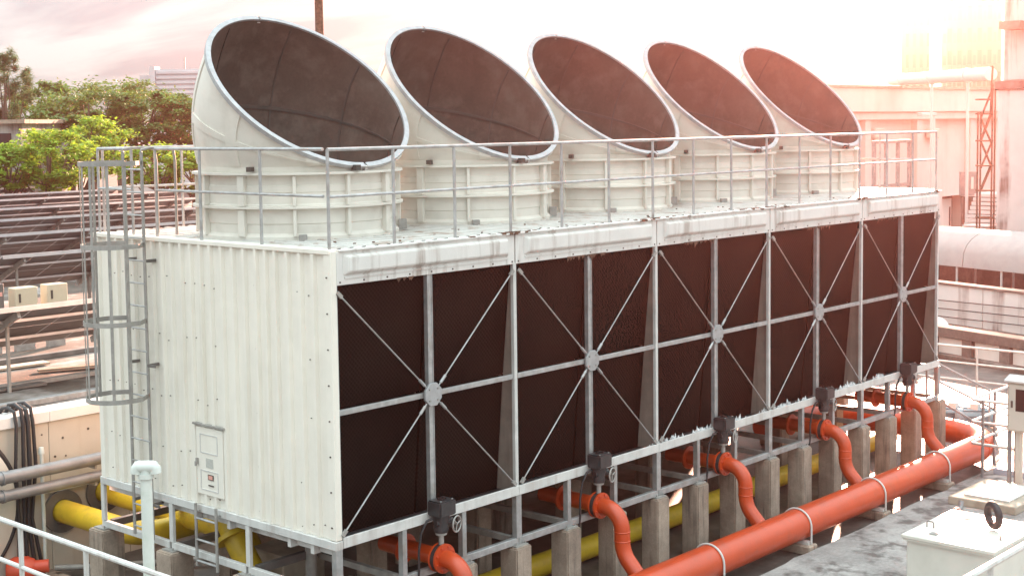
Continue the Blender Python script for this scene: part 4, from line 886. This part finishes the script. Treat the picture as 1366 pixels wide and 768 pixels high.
# fire stair and stained concrete shaft at the right edge
ps = at(1328, 330, 56); 
o = thing('concrete_shaft', (ps.x+1.5, ps.y-1.5, G), 'tall pale concrete shaft with rusty stains at the yard corner', 'tower')
sx0, sy1 = ps.x, ps.y
MB().box(sx0, sx0+4.5, sy1-4.5, sy1, G-.01, 5.9).build('lower_shaft', 'wallstain', o, bevel=.04)
MB().box(sx0+.15, sx0+4.4, sy1-4.4, sy1-.15, 6.25, 15).build('upper_shaft', 'wallstain', o, bevel=.04)
MB().box(sx0-.1, sx0+4.6, sy1-4.6, sy1+.1, 5.9, 6.25).build('ledge', 'oldconc', o, bevel=.03)
MB().box(sx0-.9, sx0+.15, sy1-1.2, sy1-.4, 8.2, 8.5).build('bracket', 'oldconc', o)
MB().box(sx0-.06, sx0+.15, sy1-2.6, sy1-1.6, 9.3, 11.0).build('window', 'glassdark', o)
o = thing('fire_stair', (sx0-1, sy1+1, G), 'rusty steel fire stair climbing beside the concrete shaft', 'stair')
fx0, fx1, fy = sx0-.2, sx0+.1, sy1+.35
def lat(u, v, dpt): return at(u, v, dpt)
A = [at(1303, v, 57) for v in (292, 150)]; Bq = [at(1322, v, 57) for v in (292, 112)]
for P in (A, Bq):
    for off in (0, .9): MB().cyl((P[0].x+off, P[0].y+off*.3, G), (P[0].x+off, P[0].y+off*.3, P[1].z), .035, 6).build('upright', 'rust', o)
for v in (290, 254, 221, 188, 152, 133):
    a = at(1303, v, 57); b_ = at(1323, v, 57)
    MB().bar((a.x, a.y, a.z), (b_.x, b_.y, b_.z), .35, .06).build('landing', 'rust', o)
for i, (v0, v1) in enumerate(((254, 221), (221, 188), (188, 152), (152, 118))):
    u0, u1 = (1308, 1322) if i % 2 == 0 else (1322, 1308)
    a = at(u0, v0, 57); b_ = at(u1 if i < 3 else 1324, v1, 57); MB().bar(a, b_, .10, .07).build('flight', 'rust', o); MB().cyl(a+Vector((0, 0, .9)), b_+Vector((0, 0, .9)), .04, 6).build('handrail', 'rust', o)
# white steps with box planter
o = thing('white_steps', tuple(onz(1305, 318, G)), 'flight of white concrete steps beside the building recess', 'steps')
for i in range(9):
    a = at(1290+i*2.0, 303-i*5.6, 60); MB().box(a.x, a.x+1.6, a.y-1.6, a.y+.2, a.z-.14, a.z).build('step', 'vinyl', o)
    MB().box(a.x+1.2, a.x+1.4, a.y-.9, a.y-.7, G-.01, a.z-.14).build('riser_post', 'oldconc', o)
p = at(1286, 320, 59)
o = thing('white_box', (p.x, p.y, G), 'white cube-shaped box at the foot of the white steps', 'box')
MB().box(p.x-.05, p.x+.95, p.y-1, p.y, G-.01, at(1286, 302, 59).z).build('body', 'vinyl', o, bevel=.03); MB().box(p.x-.1, p.x+1, p.y-1.05, p.y+.05, at(1286, 302, 59).z, at(1286, 300, 59).z).build('lid', 'vinyl', o)
# brown screen wall and grey notice board by the steps
p = at(1283, 302, 63); p2 = at(1304, 302, 63)
o = thing('brown_screen', (p.x, p.y, G), 'dark brown screen wall beside the white steps', 'wall')
d = (p2-p); d.z = 0; d.normalize(); n2 = Vector((d.y, -d.x, 0)); wq = (p2-p).length
def pq(a0, a1, n0, n1, z0, z1): P = [p+d*a+n2*n for a, n in ((a0, n0), (a1, n0), (a1, n1), (a0, n1))]; return MB().prism([(q.x, q.y, 0) for q in P], (0, 0, z0), (0, 0, z1))
pq(0, wq, -.15, .15, G-.01, at(1283, 262, 63).z).build('panel', 'oldconc', o)
for a_ in (.02, wq*.35, wq*.68): pq(a_, a_+.08, .15, .2, G, at(1283, 263, 63).z).build('batten', 'rust', o)
nb = pq(-.1, wq*.85, -.1, .1, at(1283, 261, 63).z, at(1283, 229, 63).z).build('notice_board', 'greypipe', o)
pq(wq*.5, wq*.66, .1, .13, at(1283, 252, 63).z, at(1283, 236, 63).z).build('board_mark', 'vinyl', o)
# white pipe on the roof line
o = thing('roof_duct', tuple(at(1255, 102, 62)), 'long white round duct bridging above the white building roof', 'duct')
a = at(1190, 107, 70); b_ = at(1322, 99, 58); MB().tube([a, b_], .27, 16).build('duct', 'vinyl', o, smooth=True)
d = (b_-a)
for t in (.12, .45, .8): q = a+d*t; MB().lathe([(.27, -.08), (.31, -.08), (.31, .08), (.27, .08)], 16, q, d, close=True).build('joint', 'vinyl', o, smooth=True); MB().box(q.x-.05, q.x+.05, q.y-.05, q.y+.05, zt if q.y > 19 else G, q.z-.2).build('stand', 'vinyl', o)

# ------------------------------------------------------------------ far tower blocks
def tower_block(u0, u1, vtop, depth, label, n_bays, extra):
    a = at(u0, 150, depth); b_ = at(u1, 150, depth); zt_ = at(u0, vtop, depth).z
    rm = ray((u0+u1)/2, 150); d = Vector((rm.y, -rm.x, 0)).normalized(); wdt = (b_-a).dot(d); nn = Vector((d.y, -d.x, 0))
    if nn.dot(CAM-a) < 0: nn = -nn
    o = thing('tower_block', (a.x, a.y, G), label, 'building', 'far tower blocks')
    def rb(a0, a1, n0, n1, z0, z1): P = [a+d*x+nn*y for x, y in ((a0, n0), (a1, n0), (a1, n1), (a0, n1))]; return MB().prism([(p.x, p.y, 0) for p in P], (0, 0, z0), (0, 0, z1))
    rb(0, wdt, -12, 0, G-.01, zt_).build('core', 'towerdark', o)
    bw = wdt/n_bays
    for i in range(n_bays):
        rb(i*bw+bw*.06, i*bw+bw*.62, 0.0, .9 if i % 2 else .5, G, zt_+(1.2 if i % 2 else -.6)).build('bay', 'tower', o)
        m = MB(); z = 8.0
        while z < zt_-1: 
            P = rb(i*bw+bw*.64, i*bw+bw*1.02, .02, .35, z, z+1.1); m.add(P.v, P.f); z += 3.0
        stuff(m.build('balconies', 'tower', o))
        j = 0; z = 9.0
        while z < zt_-2 and extra:
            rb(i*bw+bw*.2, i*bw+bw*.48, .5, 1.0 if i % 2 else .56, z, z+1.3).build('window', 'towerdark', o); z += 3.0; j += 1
    rb(wdt*.3, wdt*.7, -8, -2, zt_, zt_+1.6).build('roof_house', 'tower', o)
    return o
tower_block(1202, 1239, 6, 205, 'slender far tower block with stepped top beyond the roof duct', 4, False)
tower_block(1255, 1334, -22, 195, 'broad far tower block taller than its neighbour beyond the roof duct', 6, True)

# ------------------------------------------------------------------ lamp mast behind the first stack
p = at(427, 12, 36)
o = thing('mast', (p.x, p.y, G), 'brown mast rising behind the nearest fan stack', 'mast')
MB().tube([(p.x, p.y, G), (p.x-.05, p.y, 11)], [.13, .10], 12).build('pole', 'rust', o, smooth=True); MB().box(p.x-.25, p.x+.25, p.y-.25, p.y+.25, G-.01, G+.12).build('foot', 'concrete', o)

# ------------------------------------------------------------------ solar field
ZH_, ZLo, RUN = 1.31, 0.14, 2.65
rows = [(13.5, -40, 330, 'nearest long row of tilted solar panels behind the beige wall'), (24.4, -40, 290, 'second row of tilted solar panels, behind the beige enclosures'), (32.1, -40, 290, 'third row of tilted solar panels from the beige wall'),
        (39.6, -40, 290, 'fourth row of tilted solar panels from the beige wall'), (47.0, -40, 262, 'fifth row of tilted solar panels from the beige wall'), (54.7, -40, 246, 'sixth row of tilted solar panels from the beige wall'),
        (60.2, -40, 158, 'seventh row of tilted solar panels from the beige wall'), (68.1, -40, 46, 'farthest short row of tilted solar panels before the trees')]
pan = None; sl = Vector((0, RUN, ZLo-ZH_)); ln = sl.length; sd_ = sl.normalized(); sn = Vector((1, 0, 0)).cross(sd_)
for (y, ua, ub, nm) in rows:
    def xat(u):
        vs_ = [ony(u, v, y) for v in (250, 420)]; t = (ZH_-vs_[0].z)/(vs_[1].z-vs_[0].z); return vs_[0].x+t*(vs_[1].x-vs_[0].x)
    xa, xb_ = xat(ua), xat(ub); n = max(2, int((xb_-xa)/1.05)); xa = xb_-n*1.05
    o = thing('solar_row', (xa, y, ROOF), nm, 'solar panels', 'rows of solar panels on the flat roof')
    for i in range(n):
        for h_ in (0, 1):
            if pan is None:
                z0 = Vector((0, 0, 0)); m = MB().prism([z0, Vector((1.03, 0, 0)), Vector((1.03, 0, 0))+sd_*(ln/2-.02), sd_*(ln/2-.02)], (0, 0, 0), sn*-.0+Vector((0, 0, .035)))
                me = m.build('panel', 'panelback', None); me.data.materials.append(MT['alum']); me.data.materials.append(MT['silicon'])
                for p_ in me.data.polygons: p_.material_index = 2 if p_.normal.z > .5 else (0 if p_.normal.z < -.5 else 1)
                pan = me; q = me
            else: q = pan.copy(); col.objects.link(q)
            q.parent = o; q.location = (i*1.05, 0, ZH_-ROOF) if h_ == 0 else tuple(Vector((i*1.05, 0, ZH_-ROOF))+sd_*(ln/2))
    MB().bar((xa, y-.02, ZH_-.015), (xb_, y-.02, ZH_-.015), .03, .10).build('edge_rail', 'alum', o)
    for t in (.25, .72): c_ = Vector((0, y, ZH_))+sl*t-Vector((0, 0, .05)); MB().bar((xa, c_.y, c_.z), (xb_, c_.y, c_.z), .05, .06).build('purlin', 'alum', o)
    k = 0; x = xa+.7
    x = xa + ((8.36-1.6-xa) % 3.2) if y < 20 else x
    while x < xb_-.2:
        a = Vector((x, y+.05, ZH_-.13)); b_ = a+sl*.97
        MB().bar(a, b_, .07, .13).build('rafter', 'galvdull', o)
        c_ = a+sl*.72
        MB().bar((x, c_.y, ROOF), (x, c_.y, c_.z), .08, .08).build('post', 'galvdull', o); MB().bar((x+.12, a.y+.7, ROOF), (x+.12, a.y+.7, a.z-.28), .06, .06).build('post', 'galvdull', o)
        x += 3.2
# enclosures between the first rows
for (u0, u1, v0, v1, nm, mt) in ((20, 50, 385, 412, 'beige electrical enclosure with black latch behind the nearest solar row', 'beigebox'), (63, 90, 380, 408, 'beige electrical enclosure with black latch nearer the caged ladder', 'beigebox'), (-14, 5, 380, 410, 'dark grey electrical enclosure with a red mark behind the nearest solar row', 'steeldark')):
    y = 19.0; a = ony(u0, v0, y); b_ = ony(u1, v0, y)
    o = thing('enclosure', (a.x, y, ROOF), nm, 'cabinet'); 
    zb = ony(u0, v1+12, y).z
    bd = MB().box(a.x, b_.x, y, y+.35, zb, a.z).build('body', mt, o, bevel=.015)
    MB().box(a.x+.05, b_.x-.05, y+.1, y+.25, ROOF, zb).build('stand', 'galvdull', o)
    if mt == 'beigebox': MB().box(a.x+.09, a.x+.14, y-.015, y, a.z-.35, a.z-.14).build('latch', 'bolt', bd)
    else: MB().box(b_.x-.25, b_.x-.05, y-.01, y, a.z-.3, a.z-.2).build('red_mark', 'labelred', bd)
# loose channels and boards on the flat roof
rr = random.Random(31)
CHL = ['dark steel channel lying on the flat roof, closest to the beige wall', 'grey steel channel on the flat roof, second from the beige wall', 'bright galvanised channel on the flat roof before the nearest solar row',
       'grey steel channel on the flat roof under the nearest solar row', 'dark steel channel on the flat roof between the first two solar rows']
for i, (y, x0, x1, h_, mt) in enumerate(((8.9, -2, 12, .14, 'steeldark'), (10.3, -2, 12, .10, 'galvdull'), (12.6, -1, 12, .12, 'galv'), (14.6, 0, 14, .10, 'galvdull'), (17.5, 2, 14, .12, 'steeldark'))):
    tag(MB().box(x0, x1, y, y+.18, ROOF+.006, ROOF+h_).build('roof_channel', mt, None, bevel=.006, loc=((x0+x1)/2, y, ROOF)), CHL[i], 'channel', 'channels on the flat roof')
for i in range(14):
    x, y = rr.uniform(1, 9), rr.uniform(8.4, 19); a = rr.uniform(-.5, .5); d = Vector((math.cos(a), math.sin(a), 0)); l_ = rr.uniform(.5, 1.6)
    tag(MB().bar(Vector((x, y, ROOF+.05)), Vector((x, y, ROOF+.05))+d*l_, rr.uniform(.15, .5), .05).build('loose_board', rr.choice(('concpale', 'steeldark', 'vinyl', 'partition')), None, loc=(x, y, ROOF)), 'loose board lying on the dirty flat roof', 'board', 'loose boards on the flat roof')

# ------------------------------------------------------------------ buildings behind the trees
def bld(name, u0, u1, vt, depth, label, mt, seams=0, dp=14):
    a = at(u0, 160, depth); b_ = at(u1, 160, depth); z = at(u0, vt, depth).z; d = (b_-a); d.z = 0; wdt = d.length; d.normalize(); nn = Vector((d.y, -d.x, 0))
    if nn.dot(CAM-a) < 0: nn = -nn
    o = thing(name, (a.x, a.y, G), label, 'building')
    def rb(a0, a1, n0, n1, z0, z1): P = [a+d*x+nn*y for x, y in ((a0, n0), (a1, n0), (a1, n1), (a0, n1))]; return MB().prism([(p.x, p.y, 0) for p in P], (0, 0, z0), (0, 0, z1))
    rb(0, wdt, -dp, 0, G-.01, z).build('wall', mt, o)
    return o, rb, wdt, z
o, rb, wdt, z = bld('metal_building', 203, 330, 93, 150, 'grey corrugated metal building rising behind the trees', 'greymetal')
for i in range(14): rb(0.6, wdt, 0, .18, z-.5-i*.52, z-.25-i*.52).build('cladding_rib', 'greymetal', o)
rb(-.1, .5, -2, .3, G, z+.3).build('corner_pier', 'greymetal', o); rb(-2.4, 0, -6, -.5, G, z-1.8).build('annex', 'wallwhite', o); rb(-1.3, 0, -4, -.4, z-1.2, z-.6).build('canopy', 'greymetal', o)
q = rb(3.1, 3.25, -2.1, -1.95, z, z+1.3).build('roof_mast', 'galvdull', o)
o, rb, wdt, z = bld('old_building', -60, 27, 166, 88, 'mouldy grey concrete building at the edge of the trees', 'mould')
rb(-.3, wdt+.4, -10, .4, z, z+.25).build('roof_slab', 'concrete', o)
for i in range(3): rb(wdt-1.4-i*1.6, wdt-.6-i*1.6, .0, .05, z-1.9, z-.6).build('window', 'glassdark', o)

# ------------------------------------------------------------------ trees
def tree(pos, rx, rz, zc, leafmat, label, nclump, nleaf, seed, lsize=.24, flat=.55, name='broadleaf_tree', wisp=False, group='trees beyond the solar field', blossom=0):
    rr = random.Random(seed); o = thing(name, (pos.x, pos.y, G), label, 'tree', group); base = Vector((pos.x, pos.y, G)); cc = Vector((pos.x, pos.y, zc))
    tr = MB(); hgt = zc-G
    tp = [base, base+Vector((rr.uniform(-.3, .3), rr.uniform(-.3, .3), hgt*.4)), base+Vector((rr.uniform(-.5, .5), rr.uniform(-.5, .5), hgt*.8)), cc+Vector((0, 0, rz*.5))]
    tr.tube(tp, [.26, .2, .14, .05], 8)
    clumps = []
    for i in range(nclump):
        while True:
            v = Vector((rr.uniform(-1, 1), rr.uniform(-1, 1), rr.uniform(-1, 1)))
            if .25 < v.length < 1: break
        v = v.normalized()*(v.length**.4)
        p = cc+Vector((v.x*rx, v.y*rx, v.z*rz)); clumps.append((p, rr.uniform(.55, 1.15)))
        if i % 3 == 0:
            s_ = tp[1].lerp(tp[2], rr.random()); mid = s_.lerp(p, .5)+Vector((0, 0, -.2)); tr.tube([s_, mid, p], [.08, .05, .02], 5)
    tr.build('trunk', 'bark', o, smooth=True, fix=False)
    vs = []; fs = []; cr_ = rx/ (nclump**.5)*1.5
    bl = MB()
    for (p, s_) in clumps:
        for j in range(nleaf):
            v = Vector((rr.gauss(0, 1), rr.gauss(0, 1), rr.gauss(0, flat if not wisp else 1.3)))*.5*cr_*s_
            q = p+v
            d = Vector((rr.uniform(-1, 1), rr.uniform(-1, 1), rr.uniform(-.5, .3))).normalized()
            nrm = Vector((rr.gauss(0, .5), rr.gauss(0, .5), 1)).normalized(); sdv = d.cross(nrm).normalized(); ls = lsize*rr.uniform(.6, 1.35)
            wl = ls*(.28 if not wisp else .07); ls *= (1 if not wisp else 2)
            k = len(vs); vs += [tuple(q-d*ls*.5), tuple(q+sdv*wl), tuple(q+d*ls*.5), tuple(q-sdv*wl)]; fs.append((k, k+1, k+2, k+3))
            if blossom and rr.random() < blossom: bl.add([q+Vector((0, 0, .1)), q+Vector((.14, 0, .16)), q+Vector((.1, .1, .22)), q+Vector((-.05, .08, .2))], [(0, 1, 2, 3)])
    m = MB(); m.v = [Vector(v) for v in vs]; m.f = fs
    m.build('crown', leafmat, o, fix=False)
    if bl.f: stuff(bl.build('blossom', 'blossom', o, fix=False))
    return o
def tpos(u, depth): p = at(u, 200, depth); return Vector((p.x, p.y, 0))
def tz(v, depth): return at(100, v, depth).z
# (u, depth, centre v, half width px, half height px, kind)
TR = [(62, 84, 212, 66, 40, 'b', 'bright yellow-green broadleaf tree in front of the old mouldy building'),
      (5, 82, 226, 48, 26, 'b', 'low bright green shrub-like tree at the foot of the old building'),
      (112, 90, 200, 64, 40, 'b', 'light green tree whose crown shows behind the caged ladder'),
      (205, 86, 222, 46, 30, 'bl', 'bright green tree with pale blossom beside the nearest fan stack'),
      (255, 88, 228, 44, 30, 'b', 'light green tree half hidden by the nearest fan stack'),
      (120, 104, 160, 78, 42, 'd', 'deep green spreading tree behind the light green trees'),
      (208, 106, 162, 66, 40, 'd', 'deep green tree in front of the grey metal building'),
      (62, 110, 152, 52, 42, 'd', 'dark green tree with an uneven top behind the old building'),
      (262, 108, 165, 54, 40, 'd', 'dark green tree behind the nearest fan stack'),
      (160, 118, 138, 84, 26, 'm', 'feathery green treetop rising above the dark trees'),
      (90, 96, 190, 60, 32, 'd', 'dark leafy tree between the light green crowns')]
for i, (u, dp, v, hw, hh, kd, nm) in enumerate(TR):
    k = dp/FPX
    tree(tpos(u, dp), hw*k, hh*k, tz(v, dp), {'b': 'leafbright', 'bl': 'leafbright', 'd': 'leafdark', 'm': 'leafdark'}[kd], nm, 46 if kd != 'm' else 38, {'b': 125, 'bl': 125, 'd': 230, 'm': 150}[kd], 100+i, lsize=.30 if kd[0] == 'b' else .34, blossom=.012 if kd == 'bl' else 0)
k = 96/FPX
tree(tpos(14, 96), 32*k, 52*k, tz(122, 96), 'leafgrey', 'tall wispy grey-green needle tree above the old building', 52, 130, 77, lsize=.34, name='needle_tree', wisp=True)

# ------------------------------------------------------------------ air
hz_ = bpy.data.materials.new('flare_tinted_haze'); hz_.use_nodes = True; n = hz_.node_tree.nodes; n.clear()
pv = n.new('ShaderNodeVolumePrincipled'); pv.inputs['Color'].default_value = (1.0, 0.46, 0.42, 1); pv.inputs['Density'].default_value = 0.0005; pv.inputs['Anisotropy'].default_value = 0.905  # air reddened and forward scattering so its glow imitates a lens flare
om = n.new('ShaderNodeOutputMaterial'); hz_.node_tree.links.new(pv.outputs[0], om.inputs['Volume'])
stuff(MB().box(-72, 277, -72, 192, G-1.0, 31).build('haze', hz_))
